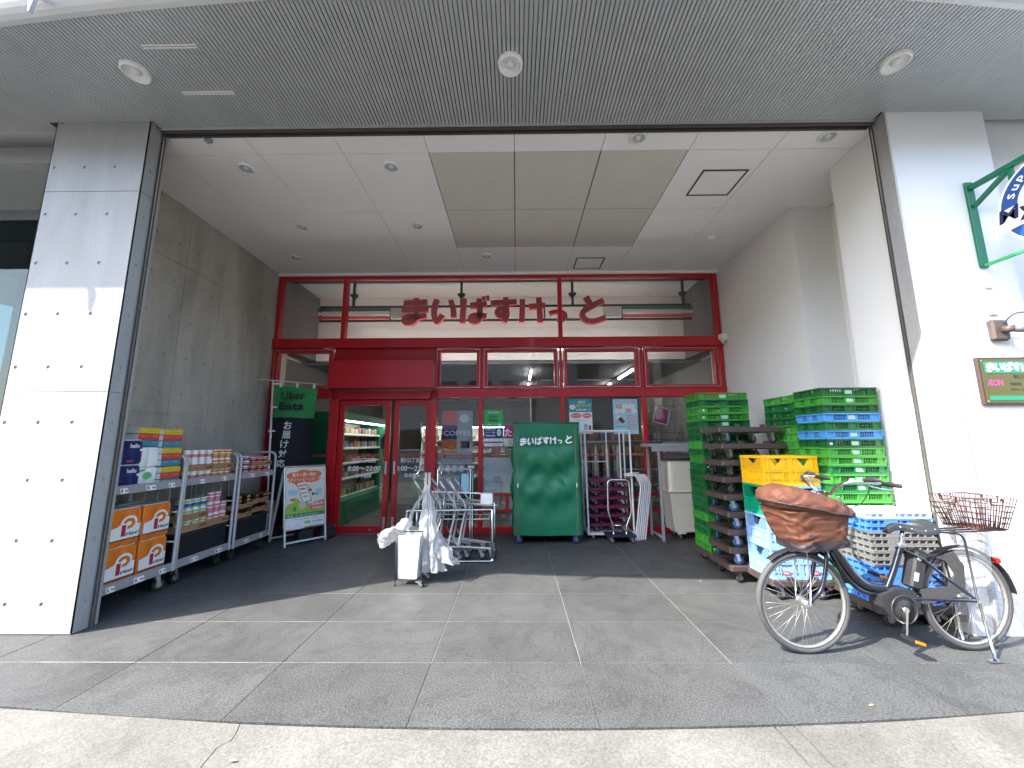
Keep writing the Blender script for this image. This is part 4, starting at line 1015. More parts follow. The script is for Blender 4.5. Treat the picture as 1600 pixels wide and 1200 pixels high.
# third trolley, top: small red and purple cups
tray(T3, .05, .28, .04, .3, SH, .05, 'cardboard tray of purple cups on the shelf beside the banner'); tray(T3, .3, .7, .04, .3, SH, .05, 'cardboard tray of red cups at the shelf bottom beside the banner'); tray(T3, .3, .7, .04, .3, SH+.118, .055, 'cardboard tray of red cups stacked on top beside the banner')
for l in range(3):
    for i in range(2): cup(SM['purple'], T3, .11+.11*i, .09, SH+.05+.068*l, 'small purple dessert cup, %s from the noodle trolley in the %s layer' % (ORD[i], ['bottom','middle','top'][l]), 'purple cups on the upper shelf', 'dessert_cup', 'cup')
for l, z in enumerate((SH+.05, SH+.168)):
    for i in range(3): cup(SM['red'], T3, .36+.13*i, .09, z, 'small red dessert cup, %s from the purple cups on the %s tray' % (ORD[i], ['lower','upper'][l]), 'red cups on the upper shelf', 'dessert_cup', 'cup')
# third trolley, bottom: flat black noodle boxes in trays
def box_noodle():
    m = MB('c_black'); m.taper((-.07,.07,-.05,.05), (-.085,.085,-.062,.062), 0, .04); m.box(-.088,.088,-.065,.065,.041,.046)
    m.mat('c_gold'); m.add([(-.03,-.0625,.008),(.035,-.0625,.008),(.04,-.0655,.038),(-.02,-.0655,.038)], [(0,1,2,3)])
    o = m.build('x'); me = o.data; bpy.data.objects.remove(o); return me
NB = box_noodle(); NB2 = NB.copy(); NB2.materials[1] = MATS['c_orange']
for col, (x0, x1) in enumerate(((.04,.37),(.38,.71))):
    for l, (z, nb) in enumerate(((B0, 1), (B0+.118, 2))):
        zz = z + (.03 if col else 0)
        tray(T3, x0, x1, .04, .3, zz, .055, 'cardboard tray of %s printed black noodle boxes %s' % (['gold','orange'][col], ['lying on a black bin','stacked over another tray'][l]))
        for r in range(nb + (1 if (l and not col) else 0)):
            for i in range(2):
                o = link('noodle_box', NB2 if col else NB); place(o, T3, x0+.085+.165*i-.002, .115, zz+.055-.028+.047*r); o.scale = (.92,1,1)
                tag(o, 'black noodle box with %s print, %s one %s up in the %s tray' % (['gold','orange'][col], ['pillar-side','banner-side'][i], ORD[r], ['lower','upper'][l]), 'noodle box', '%s printed noodle boxes' % ['gold','orange'][col])
# ================================================================ BANNER FLAG
fl = thing('banner_flag', 'green and black fabric banner on a thin white pole by the trolleys', 'banner', (-3.98,6.28,0)); fl.scale = (1.12,1.12,1.03)
m = MB('white'); m.tube([(.03,0,.1),(-.01,0,1.2),(-.06,0,2.44)], .013, 8); m.build('pole', fl)
m = MB('white'); m.tube([(-.36,0,2.46),(.1,0,2.42),(.60,0,2.37)], .008, 7); m.build('crossbar', fl)
def cloth(a, b, z0, z1, wl=.0): 
    z = z1 + (z0-z1)*b - .05*a*(1-b*.6); x = -.05 + .645*a - .03*a*b
    return (x, .03 + .022*math.sin(a*7+b*2)*(.4+b) - .01*math.sin(b*9+a*3), z)
mat('flag_green', (.035,.27,.075), .8, bump=.15, bscale=250); mat('flag_black', (.012,.013,.017), .85, bump=.15, bscale=250)
m = MB('flag_green'); m.grid(lambda a, b: cloth(a, b, 1.84, 2.36), 14, 10); m.build('green_cloth', fl)
def cl2(a, b): p = cloth(a, 1, 1.84, 2.36); return (p[0]+.03*a*b, p[1]+.03*math.sin(a*9+b*6)*(.3+b), 1.845-.02*a-1.3*b)
m = MB('flag_black'); m.grid(cl2, 16, 16); m.build('black_cloth', fl)
m = MB('ink'); m.text('Uber', (.09,-.012,2.12), X_, (.0,0,1), .36, .13, .012, slant=-.02); m.text('Eats', (.07,-.012,1.95), X_, Z_, .36, .13, .03); m.build('green_lettering', fl)
m = MB('white')
for i, ch in enumerate('お届け対応'): m.text(ch, (.165-.012*i,-.012-.004*i,1.645-.148*i), X_, Z_, .12, .125, .02)
m.build('white_lettering', fl)
for z in (1.62,2.0,2.38): m = MB('white'); m.box(-.055,.02,-.012,.03,z-.012,z+.012); m.build('pole_clip', fl)
for x in (.05,.3,.55): m = MB('white'); m.box(x-.012,x+.012,.01,.035,2.33-.05*x,2.42-.06*x); m.build('loop', fl)
m = MB('dark_plastic'); m.cbox(-.2,.2,-.16,.16,.0,.1,.02); m.build('base', fl)
# ================================================================ A-FRAME SIGN
af = thing('a_frame_sign', 'silver A-frame sign with an orange cloud poster', 'sign', (-3.31,5.69,0), R(52))
W, Hh, tilt = .62, 1.12, .2
P = lambda x, s, d=0: (x, s*tilt - d*.98, s*Hh - d*.18)          # s: 0 floor, 1 top along the front leaf
for x in (.02, W-.02): m = MB('white_paint'); m.bar(P(x,0), P(x,.22), .032, .02); m.build('leg', af)
m = MB('white_paint'); m.bar(P(.02,.045), P(W-.02,.045), .03, .02); m.build('cross_rail', af)
m = MB('steel')
m.tube(fillet([P(W/2,.2),P(W-.012,.2),P(W-.012,.995),P(.012,.995),P(.012,.2),P(W/2-.01,.2)], .035, 5), .017, 8); m.build('poster_frame', af)
for x in (.02, W-.02): m = MB('white_paint'); m.bar((x,.55,0), (x,.23,1.06), .03, .02); m.build('rear_leg', af)
m = MB('white_paint'); m.bar((.02,.545,.05),(W-.02,.545,.05),.03,.02); m.build('rear_rail', af)
m = MB('cream'); m.add([P(.02,.215,.004),P(W-.02,.215,.004),P(W-.02,.985,.004),P(.02,.985,.004)], [(0,1,2,3)]); m.add([P(.02,.215,-.006),P(W-.02,.215,-.006),P(W-.02,.985,-.006),P(.02,.985,-.006)], [(3,2,1,0)]); po = m.build('poster', af)
uu, vv = X_, Vector((0,tilt,Hh)).normalized(); Ls = math.hypot(tilt, Hh)
def q(a, b, l): v = Vector(P(.02+(W-.04)*a, .215+.77*b, .004+.0007*l)); return v
m = MB('white')
def rc(a, b, c, d, k, l): m.mat(k); m.add([q(a,c,l),q(b,c,l),q(b,d,l),q(a,d,l)], [(0,1,2,3)])
def ds(a, b, ra, rb, k, l, n=20): m.mat(k); m.poly([q(a+ra*math.cos(6.2832*i/n), b+rb*math.sin(6.2832*i/n), l) for i in range(n)])
def tx(s, a, b, c, d, k, l=6, bold=.012): m.mat(k); m.text(s, q(a,c,l), uu, vv, (b-a)*(W-.04), (d-c)*.77*Ls, bold)
for a, b, ra, rb in ((.2,.86,.17,.06),(.45,.88,.22,.075),(.72,.87,.2,.065),(.3,.79,.24,.06),(.65,.79,.25,.06)): ds(a,b,ra,rb,'orange_print',1+a)
tx('重たい買い物は', .17,.78,.84,.905,'white'); tx('「グリーンビーンズ」で', .08,.88,.755,.82,'white')
m.mat('orange_print'); m.poly([q(.2,.74,1.1),q(.3,.74,1.1),q(.3,.67,1.1)])
rc(0,1,.22,.34,'leaf_green',1); ds(.32,.34,.3,.08,'leaf_green',1.2); rc(0,1,.165,.225,'dark_green_print',2); rc(0,1,0,.165,'paper',2)
m.mat('ink'); m.poly([q(.31,.68,2),q(.52,.7,2),q(.66,.42,2),q(.43,.38,2)]); m.mat('paper'); m.poly([q(.325,.67,3),q(.515,.685,3),q(.64,.43,3),q(.44,.395,3)])
for a, b, ra, rb, k in ((.43,.63,.08,.02,'salmon'),(.46,.56,.09,.015,'grey_print'),(.5,.5,.07,.013,'salmon'),(.18,.58,.12,.05,'pale_blue'),(.84,.57,.09,.055,'pale_blue'),(.8,.53,.06,.03,'teal_print'),(.58,.66,.035,.025,'yellow_print'),(.62,.6,.04,.028,'prior_red'),(.69,.53,.04,.03,'dark_green_print'),(.28,.42,.07,.05,'leaf_green'),(.2,.46,.09,.025,'orange_print'),(.42,.35,.1,.06,'salmon_skin')):
    if k == 'salmon_skin': mat(k, (.72,.5,.4), .6)
    ds(a,b,ra,rb,k,4+a)
rc(.06,.34,.25,.36,'leaf_green',4); rc(.2,.26,.27,.34,'dark_green_print',5)
m.mat('salmon'); m.poly([q(.6,.25,5),q(.97,.29,5),q(.99,.42,5),q(.62,.38,5)]); tx('¥2,000OFF', .64,.95,.33,.385,'white',7,.02); tx('配送料無料', .68,.93,.275,.31,'white',7)
tx('ご利用、クーポンはこちらから・', .03,.84,.178,.21,'white'); tx('Points Point 1.5倍', .25,.8,.125,.145,'ink',6,.0); tx('Green Beans', .66,.94,.06,.085,'ink'); 
for i in range(3): ds(.5+.045*i,.07,.03,.022,'leaf_green',5+.3*i)
tx('※詳しくは店頭にて', .06,.4,.025,.037,'ink_grey'); m.build('print', po)
for k, (x, y) in enumerate(((-3.22,6.06),(-3.0,6.3))):
    t = thing('water_weight', ['dark plastic water weight behind the A-frame sign by the banner', 'dark plastic water weight behind the A-frame sign by the red door post'][k], 'weight', (x,y,0), R(52)); m = MB('dark_plastic'); m.cbox(-.11,.11,-.09,.09,0,.2,.02); m.build('tank', t); m = MB('black'); m.cyl((0,0,.2),(0,0,.22),.025); m.build('cap', t)
t = thing('leaning_frame', 'thin silver stand frame leaning by the red door post', 'stand', (-3.27,6.35,0))
m = MB('chrome'); m.tube(fillet([(-.3,.1,0),(-.28,.12,1.1),(.1,.1,1.12),(.02,-.02,0)], .02), .012, 8); m.build('frame', t)
m = MB('chrome'); m.cyl((-.29,.11,.3),(.03,.0,.3),.007); m.build('rung', t)
# ================================================================ MIDDLE: BAG STAND, CARTS, CAGES
# --- wire stand with white bin and hanging plastic umbrella bags (stands in the sun)
bs = thing('bag_stand', 'wire stand with white bin and hanging clear umbrella bags in the sun', 'bag stand', (-1.1,4.33,0), R(-6))
m = MB('dark_plastic'); r = .006
for x, y in ((-.15,-.12),(.13,-.12),(.13,.12),(-.15,.12)): m = MB('dark_plastic'); m.cyl((x,y,.02),(x,y,.545),r,n=7); m.build('frame_post', bs)
m = MB('dark_plastic'); m.tube([(-.15,-.12,.545),(.13,-.12,.545),(.13,.12,.545),(-.15,.12,.545)], r, 7, True); m.build('frame_hoop', bs)
m = MB('dark_plastic'); m.tube([(-.15,-.12,.06),(.13,-.12,.06),(.13,.12,.06),(-.15,.12,.06)], r, 7, True); m.build('frame_hoop', bs)
m = MB('white'); m.taper((-.13,.07,-.1,.1), (-.145,.1,-.112,.11), .07, .5); m.build('bin', bs)
m = MB('dark_plastic'); m.cyl((.12,.13,.05),(.12,.13,1.1),.009); m.cyl((.12,.13,1.1),(.12,.02,1.12),.009); m.build('back_post', bs)
m = MB('chrome'); m.box(.085,.115,.02,.05,.98,1.14); m.build('bag_holder', bs); m = MB('chrome'); m.box(.125,.155,.02,.05,.98,1.14); m.build('bag_holder', bs)
def crumple(fn, nu, nv, amp, sc, seed):
    def g(a, b):
        p = Vector(fn(a, b)); d = Vector((nz(p.x+seed,p.y,p.z,sc), nz(p.x,p.y+seed+9,p.z,sc), nz(p.x,p.y,p.z+seed+17,sc)))
        d2 = Vector((nz(p.x+seed,p.y,p.z,sc*3), nz(p.x,p.y+seed+9,p.z,sc*3), nz(p.x,p.y,p.z+seed+17,sc*3)))
        return p + d*amp + d2*amp*.4
    return g
def skirt(a, b):                                   # bundle of long bags hung from the top, flaring to the hem
    t = a*2*math.pi; w = .032 + .045*min(1, b*2.2) + .09*max(0, b-.45)**1.2
    cx = .135 + .05*b**2; fold = 1 + .22*math.sin(t*7+b*3)*(.3+b) + .10*math.sin(t*17+b*5)
    return (cx + w*1.1*math.cos(t)*fold, -.01 + .05*b + w*.75*math.sin(t)*fold, 1.0 - .88*b)
m = MB('white_film'); m.grid(crumple(skirt, 0, 0, .024, 9, 1), 90, 50); m.build('bag_bundle', bs)
def skirt2(a, b):
    t = a*2*math.pi; w = .03 + .17*b**.8
    return (.2 + .13*b + w*.7*math.cos(t)*(1+.12*math.sin(5*t)), .05 + w*.45*math.sin(t)*(1+.12*math.sin(5*t)), .56 - .33*b - .05*math.cos(t)*b)
m = MB('white_film'); m.grid(crumple(skirt2, 0, 0, .026, 11, 3), 60, 28); m.build('flared_bag', bs)
def loop(a, b):
    t = a*math.pi; return (.2 + .1*math.sin(t) + .02*b, -.03 - .01*b, 1.0 - .58*a + .03*b*math.sin(t))
m = MB('white_film'); m.grid(crumple(lambda a, b: (lambda p: (p[0]-.03*b, p[1]+.045*b, p[2]))(loop(a, b)), 0, 0, .006, 9, 5), 24, 5); m.build('bag_strip', bs)
def loop2(a, b): return (.10 - .17*math.sin(a*1.9)*.9 + .03*b, -.06 + .03*b, .93 - .36*a)
m = MB('white_film'); m.grid(crumple(loop2, 0, 0, .008, 9, 8), 22, 5); m.build('bag_strip', bs)
def puff(a, b):
    t, u = a*2*math.pi, b*math.pi; s = .19*(1+.1*nz(math.cos(t)*2, math.sin(t)*2, u*2))
    return (-.21 + s*.95*math.cos(t)*math.sin(u), -.05 + .10*math.sin(t)*math.sin(u), .51 + .065*math.cos(u) + .09*math.cos(t)*math.sin(u) - .02*math.sin(6*t))
m = MB('white_film'); m.grid(crumple(puff, 0, 0, .05, 12, 7), 60, 36); m.build('overflowing_bag', bs)
def lin(a, b):
    t = a*2*math.pi; return (-.02 + .135*math.cos(t)*(1+.05*math.sin(7*t)), .125*math.sin(t)*(1+.05*math.sin(7*t))*.95, .555 - .2*b)
m = MB('white_film'); m.grid(crumple(lin, 0, 0, .01, 10, 2), 50, 10); m.build('bin_liner', bs)
for x, y in ((.13,-.12),(.13,.12)): caster(bs, x-.02, y, .025, .06)
for x, y in ((-.15,-.12),(-.15,.12)): m = MB('dark_plastic'); m.cyl((x,y,0),(x,y,.03),.009); m.build('foot', bs)
# --- cart corral rails
co = thing('cart_rail', 'silver tube rail around the parked shopping carts', 'rail', (0,0,0))
for y in (5.0, 5.52):
    m = MB('chrome'); m.tube(fillet([(-1.38,y,.62),(-.305,y,.635),(-.3,y,.02),(-1.38,y,.02)], .008, 2), .016, 4); m.build('side_hoop', co)
m = MB('chrome'); m.cyl((-.3,5.0,.02),(-.3,5.52,.02),.014); m.build('floor_bar', co); m = MB('chrome'); m.cyl((-.3,5.0,.05),(-.3,5.0,.0),.02); m.build('foot', co)
m = MB('steel'); m.cyl((-1.38,5.0,0),(-1.38,5.0,.62),.014); m.build('post', co); m = MB('steel'); m.cyl((-1.38,5.52,0),(-1.38,5.52,.62),.014); m.build('post', co)
m = MB('white_paint'); m.cbox(-.47,-.31,5.2,5.32,.66,.8,.01); m.build('tag_box', co)
m = MB('white_paint'); m.tube([(-1.3,5.25,.83),(-.47,5.25,.8)], .01, 7); m.build('top_bar', co)
# --- four nested carts
def cart():
    t = thing('shopping_cart', '', 'shopping cart', (0,0,0), 0, 'shopping carts nested in the rail')
    for s in (-1, 1):
        y = .21*s
        m = MB('cart_grey'); None
        m.tube(fillet([(-.02,y,1.0),(.22,y*.98,.66),(.17,y*.98,.44),(.12,y,.18)], .06, 5), .0135, 8); m.build('side_frame', t)
        m = MB('cart_grey'); m.tube(fillet([(.02,y,.34),(.12,y,.18),(.56,y*.62,.135)], .04, 4), .0125, 8); m.build('base_tube', t)
        m = MB('cart_grey'); m.tube([(.2,y*.9,.70),(.6,y*.72,.66)], .008, 7); m.build('upper_tube', t)
        m = MB('cart_grey'); m.tube([(.18,y*.9,.50),(.5,y*.7,.50)], .008, 7); m.build('tray_tube', t)
        m = MB('steel'); m.cyl((.06,y*.93,.86),(.04,y*.93,.3),.006,n=6); m.build('hanger_wire', t)
    m = MB('cart_grey'); m.tube(fillet([(.06,-.21,.89),(-.02,-.21,1.0),(-.02,.21,1.0),(.06,.21,.89)], .05, 5), .0155, 8); m.build('handle', t)
    for x, z, w in ((.6,.66,.3),(.5,.5,.29),(.2,.70,.38),(.18,.5,.38),(.56,.135,.26)): m = MB('cart_grey'); m.cyl((x,-w/2,z),(x,w/2,z),.008,n=7); m.build('cross_tube', t)
    for x, y in ((.14,-.21),(.14,.21),(.54,-.13),(.54,.13)): caster(t, x-.02, y, .055, .13, 'dark_plastic')
    return t
c0 = cart(); c0['label'] = 'grey tube shopping cart nested at the rear of the row, nearest the doors'
c0.location = (-1.30,5.26,0)
for k in range(1, 4):
    dup(c0, (-1.30+.125*k+(.07 if k > 1 else 0),5.26,0), 0, ['','grey tube shopping cart second from the doors in the row','grey tube shopping cart third from the doors in the row','grey tube shopping cart at the front of the row beside the tag box'][k])
# silver leaflet stand behind the carts
t = thing('leaflet_stand', 'silver square stand with leaflet rack behind the carts', 'stand', (-1.19,5.95,0))
for y in (0, .3): m = MB('chrome'); m.tube([(0,y,0),(0,y,1.06),(.5,y,1.06),(.5,y,0)], .016, 4); m.build('frame_hoop', t)
for x in (0,.5): m = MB('chrome'); m.bar((x,0,1.06),(x,.3,1.06),.03,.02); m.build('top_rail', t)
m = MB('mid_grey'); m.box(.03,.34,.04,.26,.62,.98); m.build('leaflet_box', t); m = MB('pale_blue'); m.box(.35,.47,.05,.2,.7,.99); m.build('leaflet', t)
# --- green covered roll cage
gc = thing('covered_roll_cage', 'roll cage under a green zipped cover with white kana', 'roll cage', (-.045,5.85,0))
mat('cover_green', (.005,.15,.065), .45, var=.06, vscale=2.5, bump=.08, bscale=60, spec=.5)
CW, CD, CB, CT = 1.0, .58, .14, 1.765
def folds(x, z, seed=0):
    f = .032*math.sin((z-.82)*13 + 3.0*math.cos((x-.5)*2.6) + seed)*math.exp(-((z-1.0)/.55)**2)
    f += .022*math.sin((x*1.3+z)*19+seed)*math.exp(-((x-.75)/.35)**2-((z-1.0)/.4)**2)
    f += .020*math.sin((x-z*.8)*17+seed)*math.exp(-((x-.25)/.3)**2-((z-.9)/.4)**2)
    return f + .014*nz(x*1.7, z*1.7, seed) + .005*nz(x*7, z*4, seed+3)
def shell(a, b):
    # a goes round the four sides, b up from the hem to the top
    per = [(0,0),(CW,0),(CW,CD),(0,CD)]; s = a*4; i = int(min(s, 3.9999)); f = s-i
    p, q = per[i], per[(i+1) % 4]; x, y = p[0]+(q[0]-p[0])*f, p[1]+(q[1]-p[1])*f
    z = CB + (CT-CB)*b; nx, ny = [(0,-1),(1,0),(0,1),(-1,0)][i]
    fl_ = folds(f, z, i*2.0)*min(1, 6*f*(1-f)*1.2) + .02*(1-b)**2
    z += -.012*math.sin(f*math.pi)*(1 if b < .02 else 0)
    tap = 1 - .015*b
    return ((x-CW/2)*tap+CW/2 + nx*fl_, (y-CD/2)*tap+CD/2 + ny*fl_, z)
m = MB('cover_green'); m.grid(shell, 120, 60); m.build('cover', gc)
m = MB('cover_green'); m.grid(lambda a, b: (.006+(CW-.012)*a, .006+(CD-.012)*b, CT-.002 + .012*math.sin(a*math.pi)*math.sin(b*math.pi)+.006*nz(a*4,b*4)), 24, 12); m.build('cover_top', gc)
m = MB('cover_seam'); mat('cover_seam', (.004,.12,.055), .5); m.tube([(.0,-.004,CT-.008),(CW,-.004,CT-.008),(CW,CD,CT-.008),(0,CD,CT-.008)], .011, 7, True); m.build('piping', gc)
mat('zip_tan', (.25,.18,.10), .6)
for x0 in (.065, .94):
    m = MB('zip_tan'); pts = []
    for i in range(40): z = CB+.03+(CT-CB-.1)*i/39; p = shell(x0/4, (z-CB)/(CT-CB)); pts.append((p[0], p[1]-.004, z))
    m.tube(pts, .006, 6); m.build('zip', gc); m = MB('white'); p = shell(x0/4, .43); m.box(p[0]-.008,p[0]+.008,p[1]-.012,p[1]-.004,p[2]-.03,p[2]+.03); m.build('zip_pull', gc)
m = MB('white'); word(m, (.10,-.032,1.42), X_, Z_, (0,-1,0), .79, .112, .0012, .2, .005); m.build('kana_print', gc)
m = MB('steel'); m.box(.02,CW-.02,.02,CD-.02,.125,.14); m.build('deck', gc)
mat('wheel_blue', (.02,.06,.16), .5)
for x, y in ((.06,.05),(CW-.1,.05),(.06,CD-.06),(CW-.1,CD-.06)): caster(gc, x, y, .06, .125, 'wheel_blue', .5)
# --- white roll cage with six purple dollies on edge, in front of the glass
wc = thing('white_roll_cage', 'white tube roll cage holding a stack of purple dollies', 'roll cage', (1.08,6.13,0))
mat('purple', (.12,.008,.045), .4, var=.1)
for y in (.0,.36): m = MB('white_paint'); m.tube(fillet([(.02,y,.1),(.0,y,1.64),(.71,y,1.64),(.71,y,.1)], .02, 3), .014, 8); m.build('end_hoop', wc)
m = MB('white_paint'); m.cyl((.44,.36,.1),(.42,.36,1.64),.011); m.build('upright', wc); m = MB('white_paint'); m.cyl((.6,.2,.1),(.6,.2,1.64),.011); m.build('upright', wc)
m = MB('white_paint'); m.cyl((.02,.36,1.15),(.42,.36,1.15),.01); m.build('cross_bar', wc)
m = MB('white_paint'); m.box(.0,.72,.0,.38,.07,.1); m.build('deck', wc)
for x, y in ((.08,.06),(.62,.06),(.08,.32),(.62,.32)): caster(wc, x, y, .03, .07)
def dolly(name, label, cat, mt, L, W, group, wheel, H=.15, th=.045, wr_=.042):
    """flat moulded dolly: frame of two long and three cross members, tabs and four castors"""
    t = thing(name, label, cat, (0,0,0), 0, group); z0 = H-th
    m = MB(mt)
    m.cbox(0,L,0,.07,z0,H,.01); m.build('side_beam', t); m = MB(mt); m.cbox(0,L,W-.07,W,z0,H,.01); m.build('side_beam', t)
    for x0, x1 in ((0.002,.06),(L*.36,L*.64),(L-.06,L-.002)): m = MB(mt); m.box(x0,x1,.0705,W-.0705,z0+.004,H-.003); m.build('cross_beam', t)
    for x in (L*.3, L*.7):
        for y in (.004, W-.016): m = MB(mt); m.box(x-.028,x+.028,y,y+.012,H-.001,H+.026); m.build('tab', t)
    for x, y in ((.09,.05),(L-.11,.05),(.09,W-.05),(L-.11,W-.05)): caster(t, x, y, wr_, z0+.002, wheel, random.uniform(-.5,.5))
    return t
d0 = dolly('dolly', 'purple moulded dolly in the stack inside the white cage', 'dolly', 'purple', .62, .34, 'purple dollies in the white cage', 'black_rubber', .135)
d0.location = (1.125,6.145,.103)
d0['label'] = 'purple moulded dolly at the bottom of the stack in the white cage'
for k in range(1, 6): dup(d0, (1.125+.006*random.random(),6.145,.103+.131*k), 0, 'purple moulded dolly, %s from the top of the stack in the white cage' % ORD[5-k])
# silver hand truck on a dark blue base
t = thing('hand_truck', 'small platform truck with silver looped handle in front of the dollies', 'hand truck', (1.38,5.78,0))
m = MB('chrome'); m.tube(fillet([(.06,.2,.1),(.06,.2,.22),(-.01,.2,.42),(.0,.2,.9),(.32,.2,.9),(.34,.2,.42),(.25,.2,.22),(.25,.2,.1)], .07, 6), .0135, 8); m.build('handle', t)
m = MB('chrome'); m.cyl((.07,.2,.24),(.25,.2,.24),.01); m.build('brace', t)
mat('navy_plastic', (.01,.018,.05), .45, var=.1)
m = MB('navy_plastic'); m.cbox(-.06,.37,.1,.35,.085,.125,.012); m.build('platform', t)
for x, y in ((-.0,.14),(.3,.14),(.0,.31),(.3,.31)): caster(t, x, y, .035, .085)
# nested white curved frames
t = thing('stacked_frames', 'white curved tube frames nested against the red mullion', 'frames', (1.80,6.06,0))
for k in range(6):
    m = MB('white_paint'); x = .036*k; y = .02*k
    m.tube(fillet([(x-.02,y,.0),(x+.11,y,.82),(x+.03,y,.965),(x-.07,y,.95),(x-.07,y+.3,.95),(x+.03,y+.3,.965)], .07, 5), .0125, 8); m.build('tube_frame', t)
# --- packing desk and the cream lidded bin
t = thing('packing_desk', 'tall grey metal desk frame over the cream bin', 'desk', (2.17,6.02,0))
m = MB('grey_paint'); m.cbox(-.1,1.05,-.0,.48,1.39,1.44,.006); m.build('top', t)
m = MB('grey_paint'); m.box(-.08,1.03,.004,.03,1.32,1.389); m.build('apron', t)
for x, y in ((.03,.03),(.0,.45),(.98,.03),(.98,.45)): m = MB('grey_paint'); m.bar((x,y,.0),(x,y,1.388),.045,.03); m.build('leg', t)
for x in (.02,.98): m = MB('grey_paint'); m.bar((x,.05,.05),(x,.43,.05),.03,.03); m.build('foot_rail', t)
mat('cream_plastic', (.60,.57,.48), .42, var=.04, vscale=3)
t = thing('lidded_bin', 'large cream plastic bin with domed lid on castors', 'bin', (2.34,6.06,0))
m = MB('cream_plastic'); m.taper((.06,.64,.04,.4), (.0,.7,0,.44), .12, .70); m.build('body', t)
m = MB('cream_plastic'); m.cbox(-.03,.73,-.03,.46,.70,.735,.012); m.build('rim', t)
m = MB('cream_plastic')
def dome(a, b):
    k = .97*(abs(b-.0)); z = .735+.43*min(1, math.sin(min(1, b*1.25)*math.pi/2)); s = 1-.62*max(0, b-.72)**1.1*2.2*.5 - .04*b
    t_ = a*2*math.pi; e = .22; c, s_ = math.cos(t_), math.sin(t_)
    x = .35 + .36*s*math.copysign(abs(c)**e, c); y = .215 + .235*s*math.copysign(abs(s_)**e, s_)
    return (x, y, z)
m.grid(dome, 48, 16); tp = [dome(i/48, 1) for i in range(48)]; m.poly(tp); m.build('lid', t)
m = MB('cream_plastic'); m.box(.1,.22,.03,.1,.09,.119); m.build('skid', t); m = MB('cream_plastic'); m.box(.48,.6,.03,.1,.09,.119); m.build('skid', t)
for x, y in ((.14,.1),(.52,.1),(.14,.36),(.52,.36)): caster(t, x, y, .035, .09)
# ================================================================ RIGHT: CRATE STACKS
mat('crate_light', (.05,.28,.035), .42, var=.08, vscale=5, rnd=.15); mat('crate_dark', (.010,.115,.03), .42, var=.08, vscale=5, rnd=.2); mat('crate_blue', (.07,.27,.58), .42, var=.06, rnd=.05)
mat('label_plate', (.34,.50,.40), .35, var=.15, vscale=9); mat('sticker_white', (.7,.72,.7), .5, var=.2, vscale=30)
def crate_mesh(L, W, H, mt):
    """shallow bread crate: stacking rim, ribbed slotted walls, label recess, floor grid"""
    m = MB(mt); e = .012; zr = H-.022
    m.box(e,L-e,e,W-e,.004,.01)
    def side(n_slots, o, u, nrm, ln):
        Mx = Matrix((( u[0], nrm[0], 0, o[0]),(u[1], nrm[1], 0, o[1]),(0,0,1,0),(0,0,0,1))); m.M = Mx   # local x along side, y outwards
        m.box(0,ln,-e-.006,.0,zr,H-.006)                       # rim
        m.box(0,ln,-.006,.008,H-.018,H-.010)                   # rim flange
        m.box(.004,ln-.004,-e,-.002,0,.018)                    # bottom rail
        for k in range(int(ln/.05)): m.box(.02+k*.05,.032+k*.05,-.008,.0,.002,.012)
        cw = .085
        for a, b in ((.0,cw),(ln-cw,ln),(ln*.41,ln*.59)): m.box(a+.001,b-.001,-.017,-.010,.0185,zr-.0005)
        for a in (.004,cw-.008,ln-cw,ln-.012,ln*.41,ln*.59-.008): m.box(a,a+.007,-.0165,.003,.019,zr-.001)   # stiffening ribs
        for a, b in ((cw,ln*.41),(ln*.59,ln-cw)):
            st = (b-a)/n_slots
            for k in range(n_slots): m.box(a+st*k+st*.34,a+st*k+st*.66,-.016,-.011,.0185,zr-.0005)
            m.box(a,b,-.0155,-.0115,.018+(zr-.018)*.50,.018+(zr-.018)*.58)
        m.M = None
    side(6, (0,0), (1,0), (0,-1), L); side(6, (L,W), (-1,0), (0,1), L); side(4, (L,0), (0,1), (1,0), W); side(4, (0,W), (0,-1), (-1,0), W)
    o = m.build('x'); me = o.data; bpy.data.objects.remove(o); return me
def stack(L, W, n, pitch, loc, rz, where, blues=(), seed=1, group=''):
    rd = random.Random(seed); H = pitch+.008
    ms = {k: crate_mesh(L, W, H, k) for k in ('crate_light','crate_dark','crate_blue')}
    pm = MB('label_plate'); pm.box(L*.43,L*.57,.0075,.0098,.024,H-.028); po = pm.build('x'); pme = po.data; bpy.data.objects.remove(po)
    sm = MB('sticker_white'); sm.box(.03,.055,.0068,.0098,.028,.05); so_ = sm.build('x'); sme = so_.data; bpy.data.objects.remove(so_)
    Mx = Matrix.Rotation(rz, 4, 'Z')
    for k in range(n):
        top = n-1-k; key = 'crate_blue' if top in blues else ('crate_light' if rd.random() < .52 else 'crate_dark')
        o = link('bread_crate', ms[key]); j = Vector((rd.uniform(-.004,.004), rd.uniform(-.004,.004), 0))
        o.location = Vector(loc) + j + Vector((0,0,pitch*k)); o.rotation_euler = (0,0,rz+rd.uniform(-.008,.008))
        col = {'crate_blue':'blue','crate_light':'light green','crate_dark':'dark green'}[key]
        if key == 'crate_blue': lab = 'blue slotted bread crate, %s of two in the mostly green stack' % ('upper' if top == min(blues) else 'lower'); gp = None
        elif top == 0: lab = '%s slotted bread crate topmost %s' % (col, where); gp = group
        else: lab = '%s bread crate %s, %s from the top' % (col, where, ORD[top]); gp = group
        tag(o, lab, 'crate', gp)
        if rd.random() < .6: link('label_plate', pme, o)
        if rd.random() < .3: link('sticker', sme, o)
stack(.60, .40, 22, .0866, (2.30,4.81,.166), 0, 'in the stack beside the cream bin', (), 3, 'green crates beside the cream bin')
